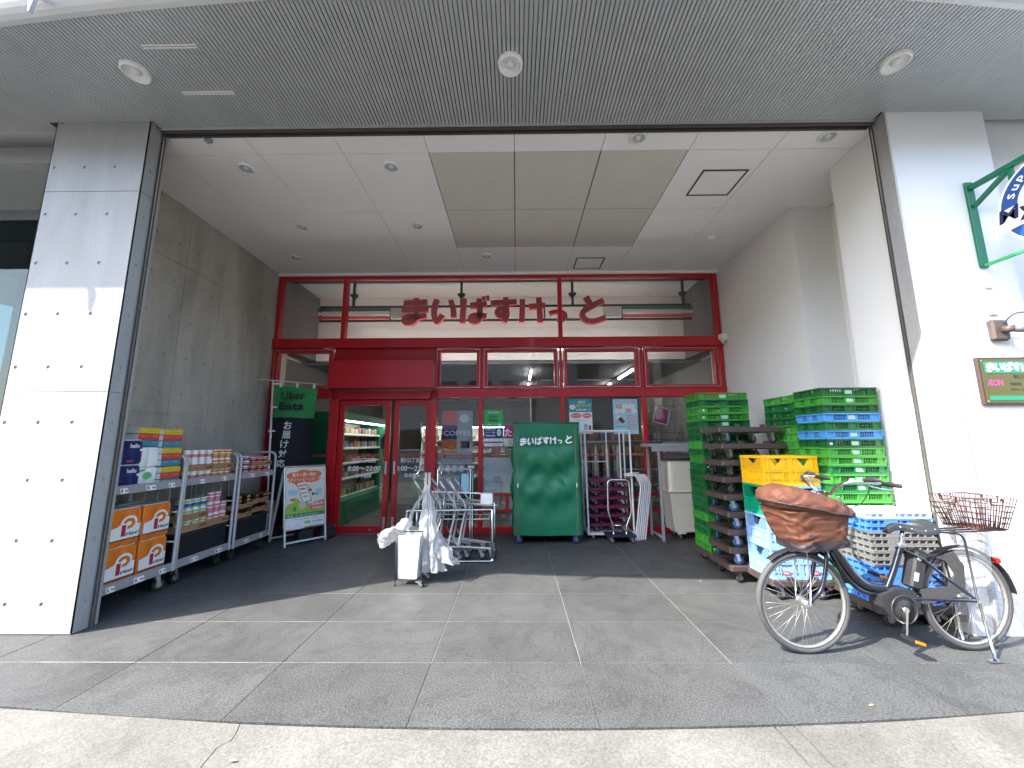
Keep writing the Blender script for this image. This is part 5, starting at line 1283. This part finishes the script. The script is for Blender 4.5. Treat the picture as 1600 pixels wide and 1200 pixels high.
stack(.535, .37, 22, .0823, (2.955,3.72,.166), 0, 'in the stack against the white wall', (3,5), 5, 'green crates against the white wall')
stack(.50, .37, 22, .0815, (3.35,4.13,.166), R(90), 'in the stack behind the blue-banded one', (), 8, 'green crates behind the front stack')
mat('dolly_brown', (.058,.04,.036), .5, var=.1, vscale=6, rnd=.06)
def bd(loc, L, W, label, group=None, H=.166, wheel='black_rubber', rz=0):
    t = dolly('dolly', label, 'dolly', 'dolly_brown', L, W, group, wheel, H, .062, .05); t.location = loc; t.rotation_euler = (0,0,rz); return t
bd((2.28,4.80,0), .64, .42, 'brown dolly under the crate stack beside the cream bin'); bd((2.945,3.71,0), .555, .39, 'brown dolly under the crate stack against the white wall'); bd((3.355,4.12,0), .52, .38, 'brown dolly under the hidden crate stack', rz=R(90))
bd((2.375,3.83,0), .57, .40, 'brown dolly under the yellow and pale blue milk crates', H=.186); bd((2.88,3.31,0), .57, .385, 'brown dolly under the folded blue and grey containers', H=.16)
e0 = bd((2.24,4.27,0), .70, .46, 'brown dolly at the bottom of the dolly stack', H=.18)
for k in range(1, 9):
    o = bd((2.24+random.uniform(-.012,.012),4.27+random.uniform(-.01,.01),.1805*k), .70, .46, 'brown dolly, %s from the top of the dolly stack by the yellow crates' % ORD[8-k], 'dollies stacked between the crates', .18, ['black_rubber','wheel_blue'][k < 5]) if k in (1, 5) else None
    if o: src = o
    else: dup(src, (2.24+random.uniform(-.012,.012),4.27+random.uniform(-.01,.01),.1805*k), 0, 'brown dolly, %s from the top of the dolly stack by the yellow crates' % ORD[8-k])
# --- milk crates
mat('milk_yellow', (.75,.43,.008), .4, var=.04, rnd=.04); mat('milk_teal', (.0,.24,.13), .4, var=.04); mat('milk_blue', (.20,.35,.60), .4, var=.05, rnd=.05)
mat('print_red', (.6,.03,.03), .5)
def milk_crate(mt, W, D, H):
    m = MB(mt); e = .01
    m.box(e,W-e,e,D-e,.004,.012)
    def side(o, u, nrm, ln, kind):
        m.M = Matrix(((u[0],nrm[0],0,o[0]),(u[1],nrm[1],0,o[1]),(0,0,1,0),(0,0,0,1)))
        m.box(0,ln,-e,.006,H-.024,H-.002); m.box(0,ln,-e,.004,0,.03); m.box(.001,ln-.001,-.009,.005,H*.46,H*.46+.014); m.box(.021,ln-.021,-.0085,.0032,H*.2,H*.2+.008)
        for a in (0,ln-.02): m.box(a,a+.02,-.0095,.0015,.0305,H-.0245)
        m.box(.02,ln-.02,-.009,-.006,.031,H*.459)                               # closed lower wall
        for a in (ln*.2,ln*.28,ln*.72,ln*.8): m.box(a-.004,a+.004,-.0055,.0042,.031,H*.459); m.box(a-.003,a+.003,-.0085,.0042,H*.46+.0146,H-.0246) if kind == 1 and abs(a-ln*.5) > ln*.25 else None
        z0, z1 = H*.46+.0145, H-.0245; c = ln*.5
        if kind == 0:                                                           # lattice with heart-shaped gap
            k = -z1+z0
            while k < ln:
                for s in (1, -1):
                    xa, xb = (k, k+(z1-z0)); pts = []
                    if s < 0: xa, xb = xb, xa
                    lo, hi = .02, ln-.02
                    t0, t1 = 0., 1.
                    for q in range(12):
                        ta, tb = q/12, (q+1)/12; x1_, x2_ = xa+(xb-xa)*ta, xa+(xb-xa)*tb; mid = (x1_+x2_)/2; zm = (ta+tb)/2
                        if lo < mid < hi and not (abs(mid-c) < .055*zm*1.1+.004 and zm > .25): m.bar((x1_,-.005-.0012*s,z0+(z1-z0)*ta),(x2_,-.005-.0012*s,z0+(z1-z0)*tb),.004,.005,(0,1,0))
                k += .036
        else:                                                                   # solid with triangular hand hole
            zt = z1-.004; hw = .06
            m.box(.02,c-hw,-.009,-.006,z0,z1); m.box(c+hw,ln-.02,-.009,-.006,z0,z1)
            m.prism([(c-hw,z0),(c+hw,z0),(c+hw,zt),(c,zt-.07),(c-hw,zt)], (0,-.0088,0), X_, Z_, Y_, .0028)
            m.box(c-hw*.9,c+hw*.9,-.002,.003,z0+.004,z0+.012)
        m.M = None
    side((0,0),(1,0),(0,-1),W,1); side((W,D),(-1,0),(0,1),W,1); side((W,0),(0,1),(1,0),D,0); side((0,D),(0,-1),(-1,0),D,0)
    o = m.build('x'); me = o.data; bpy.data.objects.remove(o); return me
MH = .284; mk = {k: milk_crate(k, .268, .365, MH) for k in ('milk_yellow','milk_teal','milk_blue')}
for c in range(2):
    for r in range(4):
        key = 'milk_yellow' if r == 3 else ('milk_teal' if (r == 2 and c == 0) else 'milk_blue')
        o = link('milk_crate', mk[key]); o.location = (2.402+.272*c, 3.852, .187+MH*r); o.rotation_euler = (0,0,random.uniform(-.008,.008))
        lab = {(3,0):'yellow milk crate on top beside the brown dollies', (3,1):'yellow milk crate on top beside the green crate stack', (2,0):'teal green milk crate under a yellow one', (2,1):'pale blue milk crate under a yellow one',
               (1,0):'pale blue milk crate directly under the teal one', (1,1):'pale blue milk crate two below the yellow one', (0,0):'pale blue milk crate on the dolly below the teal column', (0,1):'pale blue milk crate on the dolly below the all blue column'}[(r,c)]
        tag(o, lab, 'crate')
        if r in (0, 3) and (c == 1 or r == 0):
            m = MB('print_red'); m.poly([(.09,-.007,.04),(.155,-.007,.04),(.155,-.007,.075),(.09,-.007,.075)]); m.mat('white'); m.text('MILK', (.1,-.0075,.05), X_, Z_, .045, .014, .02); m.build('print', o)
# --- folded containers: a stack of flat ribbed slabs, blue, grey and blue again
mat('fold_blue', (.07,.22,.60), .4, var=.06, rnd=.08); mat('fold_pale', (.50,.62,.72), .4, var=.05); mat('fold_grey', (.17,.17,.165), .45, var=.08, rnd=.12)
def folded(mt, L, W, H):
    mat('fold_core', (.03,.035,.045), .6); m = MB('fold_core' if mt == 'fold_grey' else mt); m.box(.03,L-.03,.03,W-.03,.006,H-.008); m.mat(mt)  # grey slabs: near-black core stands in for shade in the gaps
    m.box(0,L,0,W,H-.014,H-.002); m.box(.002,L-.002,.002,W-.002,.0,.008)
    for k in range(9): x = .03+(L-.06)*k/8; m.box(x-.005,x+.005,.003,W-.003,.0085,H-.0145)
    for k in range(6): y = .03+(W-.06)*k/5; m.box(.0025,L-.0025,y-.005,y+.005,.0086,H-.0146)
    m.box(L*.25,L*.45,.0015,.028,.010,H-.0148)
    o = m.build('x'); me = o.data; bpy.data.objects.remove(o); return me
fm = {k: folded(k, .535, .355, .051) for k in ('fold_blue','fold_pale','fold_grey')}
for k in range(14):
    key = 'fold_pale' if k == 13 else ('fold_blue' if k >= 11 or k < 6 else 'fold_grey')
    o = link('folded_container', fm[key]); o.location = (2.895+random.uniform(-.006,.006), 3.325+random.uniform(-.005,.005), .161+.0515*k); o.rotation_euler = (0,0,random.uniform(-.012,.012))
    tag(o, {13:'pale blue folded container on top of the folded stack behind the saddle'}.get(k, '%s folded container behind the bicycle, %s from the top of its stack' % ({'fold_blue':'blue','fold_grey':'grey'}.get(key), ORD[13-k])), 'container', None if k == 13 else 'folded containers behind the bicycle')

# ================================================================ PILLAR SIGNS
hb = thing('hanging_sign', 'round blue and white supermarket sign on a green wall bracket', 'sign', (4.08,3.2,0))
mat('bracket_green', (.0,.13,.055), .45, var=.06); mat('disc_blue', (.01,.06,.25), .4); mat('ribbon_blue', (.005,.01,.06), .4)
m = MB('bracket_green'); m.cbox(-.035,.035,-.022,-.001,2.95,3.76,.004); m.build('wall_plate', hb)
m = MB('bracket_green'); m.box(-.02,.02,-1.05,-.023,3.68,3.72); m.build('arm', hb)
m = MB('bracket_green'); m.bar((0,-.03,3.52),(0,-.3,3.68),.03,.03); m.build('brace', hb)
m = MB('uber_green'); m.box(-.015,.015,-.95,-.023,2.955,2.975); m.build('lower_arm', hb)
cy, cz, rad = -.56, 3.31, .36
for y in (-.3,-.8): m = MB('bracket_green'); m.box(-.012,.012,y-.015,y+.015,3.56,3.68); m.build('drop_bar', hb)
m = MB('white'); m.lathe([(.001,-.035),(rad,-.035),(rad,.035),(.001,.035)], 48, (0,cy,cz), 'X', smooth=False); dsk = m.build('disc', hb)
def ring(m, r0, r1, x, a0=0, a1=360, n=48):
    for i in range(n):
        t0, t1 = R(a0+(a1-a0)*i/n), R(a0+(a1-a0)*(i+1)/n)
        m.poly([(x, cy+r*math.cos(t), cz+r*math.sin(t)) for r, t in ((r0,t0),(r0,t1),(r1,t1),(r1,t0))])
m = MB('disc_blue'); ring(m, .24, .345, -.0362); m.mat('disc_blue'); 
m.poly([(-.0364, cy+.24*math.cos(R(a)), cz+.24*math.sin(R(a))) for a in range(200,341,10)])
for k, (y, z, a, b, c) in enumerate(((.06,.12,.07,.045,'yellow_print'),(-.05,.11,.06,.05,'salmon'),(.0,.04,.1,.05,'cardboard'),(.1,.03,.05,.06,'leaf_green'),(-.11,.05,.05,.06,'uber_green'),(-.02,.16,.05,.035,'white'),(.03,-.12,.07,.05,'cardboard'))):
    m.mat(c); m.poly([(-.0366-.0004*k, cy+y+a*math.cos(6.283*i/18), cz+z+b*math.sin(6.283*i/18)) for i in range(18)])
m.mat('paper'); m.poly([(-.042,cy+.38,cz-.16),(-.042,cy+.38,cz+.02),(-.042,cy-.42,cz+.1),(-.042,cy-.42,cz-.08)]); m.poly([(-.0425,cy+.38,cz-.2),(-.0425,cy+.44,cz-.16),(-.0425,cy+.41,cz-.08),(-.0425,cy+.44,cz+.0),(-.0425,cy+.36,cz-.04)])
m.mat('ribbon_blue'); m.text('My Basket', (-.044,cy+.37,cz-.115), (0,-1,0), (0,.05,1), .75, .15, .02, slant=.2)
m.mat('white')
for i, ch in enumerate('Supermarket'):
    a = R(24+13.0*i); q_ = Vector((-.0385, cy+.262*math.cos(a), cz+.262*math.sin(a))); up = Vector((0,math.cos(a),math.sin(a))); rt = Vector((0,-math.sin(a),math.cos(a)))
    m.text(ch, q_ - rt*.02, rt, up, .042 if ch not in 'r' else .03, .05 if ch in 'Spkt' else .04, .02)
m.build('emblem_print', dsk)
pq = thing('shop_plaque', 'olive wall plaque with green kana band and pink lettering', 'plaque', (3.835,3.198,1.75))
mat('plaque_olive', (.10,.085,.02), .35, .3); mat('plaque_rim', (.05,.03,.025), .5); mat('plaque_green', (.01,.22,.11), .5); mat('pink_print', (.6,.05,.25), .5)
m = MB('plaque_rim'); m.cbox(0,.62,-.03,0,0,.40,.006); m.build('rim', pq); m = MB('plaque_olive'); m.box(.018,.602,-.033,-.0301,.018,.382); m.build('face', pq)
m = MB('plaque_green'); m.box(.045,.57,-.0355,-.0331,.265,.36); m.box(.045,.57,-.0355,-.0331,.04,.075); m.build('green_band', pq)
m = MB('white'); word(m, (.06,-.0358,.275), X_, Z_, (0,-1,0), .5, .075, .0008, .2); m.build('kana_print', pq)
m = MB('pink_print'); m.text('ÆON', (.045,-.034,.16), X_, Z_, .13, .05, .02); m.mat('ink'); m.text('新川2丁目店', (.27,-.034,.215), X_, Z_, .26, .035, .01); m.text('営業時間', (.23,-.034,.16), X_, Z_, .09, .025, .01); m.text('8:00～23:00 年中無休', (.23,-.034,.115), X_, Z_, .3, .025, .005); m.build('lettering', pq)
for x, z in ((.03,.03),(.59,.03),(.03,.37),(.59,.37)): m = MB('steel'); m.cyl((x,-.036,z),(x,-.0331,z),.006,n=8); m.build('screw', pq)
sl = thing('wall_lamp', 'brown spotlight with grey head above the plaque', 'lamp', (4.07,3.198,2.38))
mat('lamp_brown', (.085,.06,.05), .5); mat('lamp_grey', (.12,.12,.125), .4)
m = MB('lamp_brown'); m.cbox(-.07,.07,-.05,0,-.09,.09,.015); m.build('box', sl); m = MB('lamp_brown'); m.cyl((0,-.05,0),(.03,-.11,-.005),.028); m.build('knuckle', sl)
m = MB('lamp_grey'); m.M = Matrix.Translation((.03,-.12,0)) @ Matrix.Rotation(R(62), 4, 'Z') @ Matrix.Rotation(R(90), 4, 'Y') if False else Matrix.Translation((.05,-.12,0))
m.tube(smooth_path([(-.03,.01,-.02),(.06,-.03,.0),(.16,-.07,.03),(.26,-.1,.045)], 5), [.02+.035*min(1,i/6) for i in range(16)], 14); m.build('head', sl)
m = MB('lamp_glass'); m.lathe([(.001,-.012),(.03,-.01),(.05,0)], 16, (0,0,0)); o = m.build('lens', sl); o.location = (.26,-.215,.04); o.rotation_euler = (R(75),0,R(-35))
m = MB('black'); m.tube(smooth_path([(.02,-.05,.05),(.06,-.1,.12),(.12,-.16,.11),(.15,-.17,.06)], 5), .005, 6); m.build('cable', sl)
for k, z in enumerate((2.76,2.52)):
    m = MB('plaster'); m.cbox(-.03,.03,-.018,0,0,.12,.005); o = m.build('junction_box'); o.location = (4.08,3.199,z); tag(o, ['small white cover box on the pillar just below the green bracket','small white cover box on the pillar just above the wall lamp'][k], 'box')

# ================================================================ BICYCLE
bk = thing('bicycle', 'dark electric city bicycle with covered front basket and brown rear basket', 'bicycle', (2.035,2.955,0), R(2.2)); bk.scale = (.965,.965,.965)
mat('frame_navy', (.012,.016,.028), .25, .3, coat=.6); mat('tyre', (.055,.055,.058), .7, var=.12, vscale=20, bump=.2, bscale=120); mat('guard_grey', (.05,.047,.045), .5); mat('bag_brown', (.10,.038,.022), .68, var=.15, vscale=7, bump=.2, bscale=22, spec=.3, detail=6); mat('bag_dark', (.03,.022,.026), .6)
mat('basket_brown', (.06,.02,.015), .4, var=.1); mat('amber', (.75,.22,.01), .3); mat('rear_red', (.4,.01,.01), .2); mat('seat_black', (.02,.02,.021), .38, coat=.2)
RR, WB = .35, 1.24
def wheel(x):
    w = MB('tyre'); w.lathe([(.330+.021*math.cos(t), .021*math.sin(t)) for t in [2*math.pi*i/12 for i in range(12)]], 56, (x,0,RR), 'Y', close=True); wh = w.build('wheel', bk)
    m = MB('rim_alu'); mat('rim_alu', (.38,.36,.33), .35, .7); m.lathe([(.316,-.014),(.300,-.012),(.296,0),(.300,.012),(.316,.014)], 56, (x,0,RR), 'Y', close=True); m.build('rim', wh)
    m = MB('spoke_steel'); mat('spoke_steel', (.32,.32,.31), .45, .6)
    for i in range(36):
        a = 2*math.pi*i/36; s = 1 if i % 2 else -1; b = a + (.55 if (i//2) % 2 else -.55)
        m.cyl((x+.022*math.cos(b), s*.028, RR+.022*math.sin(b)), (x+.3*math.cos(a), s*.004, RR+.3*math.sin(a)), .0014, n=4)
    stuff(m.build('spokes', wh))
    m = MB('steel'); m.cyl((x,-.055,RR),(x,.055,RR),.02,n=14); m.cyl((x,-.03,RR),(x,-.024,RR),.034,n=16); m.cyl((x,.024,RR),(x,.03,RR),.034,n=16); m.build('hub', wh)
wheel(0); wheel(WB)
def fender(x, a0, a1, r=.372):
    m = MB('black'); N = 30
    def f(a, b): t = R(a0+(a1-a0)*a); y = (b-.5)*.058; rr = r + .01*math.cos((b-.5)*math.pi); return (x+rr*math.cos(t), y, RR+rr*math.sin(t))
    m.grid(f, N, 6); m.grid(lambda a, b: tuple(Vector(f(a, b))+Vector((0,0,-.002))), N, 6, flip=True); m.build('mudguard', bk)
fender(0, 18, 128); fender(WB, 5, 172)
# frame
for nm, pts, r in (('down_tube', [(.235,0,.80),(.30,0,.68),(.40,0,.53),(.50,0,.455),(.62,0,.435)], [.030,.033,.035,.036,.036]), ('lower_tube', [(.25,0,.70),(.33,0,.54),(.45,0,.42),(.58,0,.395),(.66,0,.40)], .019), ('seat_tube', [(.64,0,.42),(.72,0,.56),(.80,0,.73)], .021), ('head_tube', [(.185,0,.68),(.245,0,.90)], .024)):
    P_ = smooth_path(pts, 6); rr = r if not isinstance(r, list) else [r[min(i//6, len(r)-1)] for i in range(len(P_))]
    m = MB('frame_navy'); m.tube(P_, rr, 12); m.build(nm, bk)
for s in (-1, 1):
    m = MB('frame_navy'); m.tube(smooth_path([(.185,s*.03,.72),(.17,s*.052,.64),(.11,s*.054,.46),(.03,s*.054,.38),(0,s*.054,RR)], 5), .014, 9); m.build('fork_blade', bk)
    m = MB('frame_navy'); m.tube([(.70,s*.03,.37),(.82,s*.05,.375),(WB,s*.062,RR+.01)], .013, 8); m.build('chain_stay', bk)
    m = MB('frame_navy'); m.tube([(.79,s*.025,.71),(.90,s*.055,.65),(1.05,s*.06,.52),(WB,s*.062,RR+.02)], .0105, 8); m.build('seat_stay', bk)
    m = MB('black'); m.tube(fillet([(WB,s*.075,RR+.02),(1.20,s*.09,.83),(1.0,s*.06,.845)], .05), .007, 7); m.build('rack_stay', bk)
m = MB('frame_navy'); m.box(.15,.215,-.045,.045,.70,.735); m.build('fork_crown', bk)
# motor, battery, crank
m = MB('dark_plastic'); m.prism([(.55,.40),(.66,.445),(.80,.43),(.84,.36),(.80,.255),(.70,.215),(.60,.25),(.55,.32)], (0,-.055,0), X_, Z_, Y_, .11); m.lathe([(.001,-.062),(.075,-.062),(.085,-.045)], 24, (.69,0,.31), 'Y'); m.build('motor', bk)
m = MB('dark_plastic'); m.M = Matrix.Translation((.875,0,.565)) @ Matrix.Rotation(R(18), 4, 'Y'); m.cbox(-.045,.05,-.045,.045,-.14,.15,.015); bt = m.build('battery', bk)
m = MB('white'); m.M = Matrix.Translation((.875,0,.565)) @ Matrix.Rotation(R(18), 4, 'Y'); m.box(-.035,-.005,-.0475,-.0455,-.08,-.02); m.build('sticker', bt)
m = MB('steel'); m.M = Matrix.Translation((.875,0,.565)) @ Matrix.Rotation(R(18), 4, 'Y'); m.cyl((-.02,-.052,.08),(-.02,-.0455,.08),.014); m.build('lock', bt)
m = MB('dark_plastic'); m.tube([(.60+.095*math.cos(R(a))+.09, -.07, .31+.095*math.sin(R(a))) for a in range(0,360,15)], .006, 6, True); m.build('chain_ring_guard', bk)
m = MB('guard_grey'); m.prism([(.84,.44),(1.06,.46),(1.12,.54),(1.06,.64),(1.0,.66),(1.14,.70),(1.2,.60),(1.18,.44),(1.08,.38),(.86,.34)], (0,-.062,0), X_, Z_, Y_, .006); m.build('chain_cover', bk)
for s, dx, dz, lab in ((-1,-.045,-.165,1), (1,.045,.165,1)):
    m = MB('chrome'); m.bar((.69,s*.075,.31),(.69+dx,s*.09,.31+dz),.016,.026,(0,1,0)); m.cyl((.69,s*.06,.31),(.69,s*.085,.31),.02); cr_ = m.build('crank', bk)
    px_, pz_ = .69+dx, .31+dz
    m = MB('black'); m.M = Matrix.Translation((px_,s*.145,pz_)) @ Matrix.Rotation(R(18), 4, 'Y'); m.box(-.045,.045,-.045,.045,-.012,.012); pd = m.build('pedal', bk)
    for e in (-1, 1): m = MB('amber'); m.M = Matrix.Translation((px_,s*.145,pz_)) @ Matrix.Rotation(R(18), 4, 'Y'); m.box(-.035,.035,e*.0475-.002,e*.0475+.002,-.009,.009); m.build('reflector', pd)
# saddle
m = MB('seat_black')
def saddle(a, b):
    x = .70 + .31*a; w = .022 + .075*(1/(1+math.exp(-(a-.55)*11))) ; t = (b-.5)*math.pi*1.0
    top = .885 + .035*a*a + .012*math.sin(a*math.pi*2) - .018*math.exp(-((a-.02)/.08)**2)
    return (x + .012*math.cos(t)*(a > .95), w*math.sin(t)*1.15, top - .075*(1-math.cos(t))*(.6+.4*a))
m.grid(saddle, 22, 14); m.poly([saddle(1, j/14) for j in range(15)]); m.poly([saddle(0, j/14) for j in range(14,-1,-1)]); m.poly([saddle(i/22, 0) for i in range(22,-1,-1)] + [saddle(i/22, 1) for i in range(23)]); sd = m.build('saddle', bk)
for i in range(4): p = saddle(.3+.2*i, .12); m = MB('chrome'); m.cyl((p[0],p[1]-.003,p[2]+.008),(p[0],p[1]+.004,p[2]+.008),.006,n=8); m.build('rivet', sd)
for y in (-.045,.045): m = MB('chrome'); m.lathe([(.016+.003*math.cos(t), .003*math.sin(t)) for t in [6.283*i/6 for i in range(6)]], 14, (.95,y,.82), close=True); m.build('spring', sd)
m = MB('chrome'); m.cyl((.80,0,.72),(.84,0,.87),.0135); m.build('seat_post', bk); m = MB('steel'); m.cyl((.797,0,.715),(.806,0,.75),.027); m.bar((.80,-.03,.735),(.755,-.045,.75),.012,.012); m.build('seat_clamp', bk)
# handlebar, stem, grips, levers
m = MB('chrome'); m.tube([(.24,0,.88),(.28,0,1.08),(.272,0,1.125)], .0125, 9); m.build('stem', bk)
for s in (-1, 1):
    m = MB('chrome'); m.tube(smooth_path([(.272,0,1.125),(.265,s*.05,1.125),(.245,s*.13,1.18),(.27,s*.22,1.225),(.37,s*.275,1.23),(.47,s*.29,1.215)], 6), .0115, 9); hb_ = m.build('handlebar', bk)
    m = MB('black_rubber'); m.tube([(.43,s*.285,1.222),(.50,s*.292,1.212),(.565,s*.297,1.203)], [.016,.0175,.0165], 10); m.build('grip', hb_)
    m = MB('dark_plastic'); m.tube([(.33,s*.262,1.237),(.37,s*.28,1.247),(.43,s*.287,1.243)], [.012,.02,.014], 8); m.build('shifter', hb_)
    m = MB('steel'); m.tube(smooth_path([(.36,s*.272,1.205),(.42,s*.30,1.185),(.50,s*.315,1.175),(.545,s*.315,1.16)], 4), .006, 6); m.build('brake_lever', hb_)
    m = MB('black'); m.tube(smooth_path([(.38,s*.27,1.215),(.36,s*.2,1.08),(.22,s*.1,.96),(.16,s*.05,.86)], 6), .0035, 6); m.build('brake_cable', hb_)
m = MB('chrome'); m.lathe([(.001,.02),(.018,.016),(.024,0)], 16, (.30,-.2,1.235)); m.build('bell', bk)
# front basket under its brown cover: body, hood, zip
def rsq(t, e): c, s = math.cos(t), math.sin(t); return math.copysign(abs(c)**e, c), math.copysign(abs(s)**e, s)
def wr(p, amp, sd, sc=7):
    n1 = nz(p[0]*1.2+sd, p[1]*2.2, p[2]*2.4+p[0]*1.5, sc*.6); n2 = nz(p[0]*1.0, p[1]+sd, p[2]*3+p[0]*2, sc*1.7); r1 = 1-abs(nz(p[0]*.8+sd, p[1]*1.5, p[2]*2.6-p[0]*1.4, sc*.9))*2
    r2 = 1-abs(nz(p[0]*1.6-sd, p[1]*1.2, p[2]*1.2+p[0]*2.2, sc*1.9))*2
    return amp*(.8*n1 + .35*n2 + .9*(r1-.5) + .45*(r2-.5))
def body(a, b):
    t = a*2*math.pi; cx_, sy_ = rsq(t, .42); k = .80 + .22*b
    x = .115 + (.235*k)*cx_ - .045*b; y = .185*k*sy_; z = .745 + .27*b + .02*cx_*(1-b)
    d = wr((x,y,z), .013, 3); return (x + d*cx_, y + d*sy_*1.0, z + d*.4)
m = MB('bag_brown'); m.grid(body, 120, 48); bb = m.build('basket_cover', bk)
m = MB('bag_dark'); m.grid(lambda a, b: (lambda p: (p[0]*1.008, p[1]*1.012, p[2]-.002))(body(a, b*.22)), 120, 8); m.poly([body(i/40, 0) for i in range(39,-1,-1)]); m.build('base_band', bb)
def hood(a, b):
    t = a*2*math.pi; u = (b-.5)*math.pi; cx_, sy_ = rsq(t, .7); c = math.cos(u)**.7
    x0 = .315*c*cx_; y = .205*c*sy_; z0 = .068*math.sin(u)*(1.15-.5*cx_*c) 
    th = R(11); x = .085 + x0*math.cos(th) + z0*math.sin(th)*.0; z = 1.035 - x0*math.sin(th) + z0 + (.035 if u > 0 else 0)*math.sin(u)
    d = wr((x,y,z), .012, 8, 8); return (x + d*cx_*c, y + d*sy_*c, z + d*.7)
m = MB('bag_brown'); m.grid(hood, 120, 44); m.build('hood', bb)
m = MB('bag_dark'); m.tube([tuple(Vector(hood(i/72, .46))*1.0+Vector((0,0,-.004))) for i in range(72)], .008, 6, True); m.build('zip_seam', bb)
m = MB('bag_dark'); m.tube([tuple(Vector(hood(.80, .5+.02*i))+Vector((.004*i,0,.006))) for i in range(16)], .006, 6); m.build('drawcord', bb)
m = MB('dark_plastic'); m.cbox(-.05,-.01,-.205,-.185,.83,.86,.008); m.build('buckle', bb)
m = MB('yellow_print'); m.box(-.03,.03,-.07,-.03,.735,.75); m.build('reflector', bk)
m = MB('steel'); m.tube([(.02,-.06,.75),(.02,-.075,.55),(.0,-.07,RR)], .004, 6); m.build('basket_stay', bk); m = MB('steel'); m.tube([(.02,.06,.75),(.02,.075,.55),(.0,.07,RR)], .004, 6); m.build('basket_stay', bk)
# rear rack and wire basket
m = MB('black')
for y in (-.06,0,.06): m = MB('black'); m.cyl((1.0,y,.835),(1.57,y,.848),.006,n=7); m.build('rack_bar', bk)
rb = MB('basket_brown'); x0, x1, yb, z0, z1 = 1.30, 1.51, .12, .865, 1.095
def bp(a, side, h):                                # point on the flaring wall
    ex = .045*h; ey = .05*h; return a, side, h
top = [(x0-.06,-yb-.045,z1),(x1+.06,-yb-.045,z1),(x1+.06,yb+.045,z1),(x0-.06,yb+.045,z1)]; bot = [(x0,-yb,z0),(x1,-yb,z0),(x1,yb,z0),(x0,yb,z0)]
ba = MB('basket_brown'); ba.tube(top, .008, 7, True); bas = ba.build('rear_basket', bk)
for lvl in (0, .18, .36, .54, .72):
    m = MB('basket_brown'); m.tube([tuple(Vector(b).lerp(Vector(t), lvl)) for b, t in zip(bot, top)], .004 if lvl else .006, 5, True); m.build('hoop_wire', bas)
m = MB('basket_brown')
for i in range(4):
    b0, b1, t0, t1 = (Vector(q_) for q_ in (bot[i], bot[(i+1) % 4], top[i], top[(i+1) % 4])); n_ = 13 if i % 2 == 0 else 9
    for k in range(n_+1): m.cyl(b0.lerp(b1, k/n_), t0.lerp(t1, k/n_), .0034, n=4)
for k in range(16): x = x0+(x1-x0)*k/15; m.cyl((x,-yb,z0+.003),(x,yb,z0+.003),.0025, n=4)
for k in range(10): y = -yb+2*yb*k/9; m.cyl((x0,y,z0-.002),(x1,y,z0-.002),.0025, n=4)
stuff(m.build('mesh_wires', bas))
for i, xx in ((0, .5), (2, .5), (1, .5), (3, .5)):
    a_ = Vector(top[i]).lerp(Vector(top[(i+1)%4]), .36); b_ = Vector(top[i]).lerp(Vector(top[(i+1)%4]), .64); m = MB('basket_brown'); m.tube(fillet([a_, a_-Vector((0,0,.05)), b_-Vector((0,0,.05)), b_], .015), .005, 6); m.build('hand_grip', bas)
m = MB('rear_red'); m.cbox(1.500,1.535,-.03,.03,.60,.64,.008); m.build('rear_reflector', bk)
m = MB('clear_film'); m.prism([(1.12,.46),(1.28,.44),(1.42,.5),(1.44,.72),(1.3,.80),(1.16,.70)], (0,-.045,0), X_, Z_, Y_, .002); m.build('dress_guard', bk)
m = MB('chrome'); m.tube([(WB+.0,-.085,RR),(WB-.02,-.12,.16),(WB-.05,-.16,.02)], .009, 7); ks = m.build('kick_stand', bk); m = MB('chrome'); m.tube([(WB+.0,.085,RR),(WB+.02,.10,.16),(WB+.05,.11,.02)], .009, 7); m.build('stand_leg', ks); m = MB('chrome'); m.bar((WB-.1,-.165,.012),(WB-.01,-.165,.012),.03,.012); m.build('stand_foot', ks)
m = MB('dark_plastic'); m.box(WB-.14,WB-.10,-.075,-.06,.22,.27); m.build('wheel_lock', bk)

# ================================================================ SMALL LITTER
mat('leaf_tan', (.45,.36,.18), .7)
for i, (x, y) in enumerate(((-1.35,2.02),(1.95,4.35),(2.0,2.42))):
    m = MB('leaf_tan'); m.add([(0,0,.001),(.02,.008,.006),(.045,.0,.002),(.02,-.009,.004)], [(0,1,2),(0,2,3)]); o = m.build('fallen_leaf'); o.location = (x,y,.001); o.rotation_euler = (0,0,i*1.7); tag(o, 'tiny dry leaf lying on the paving', 'leaf', 'dry leaves on the paving')
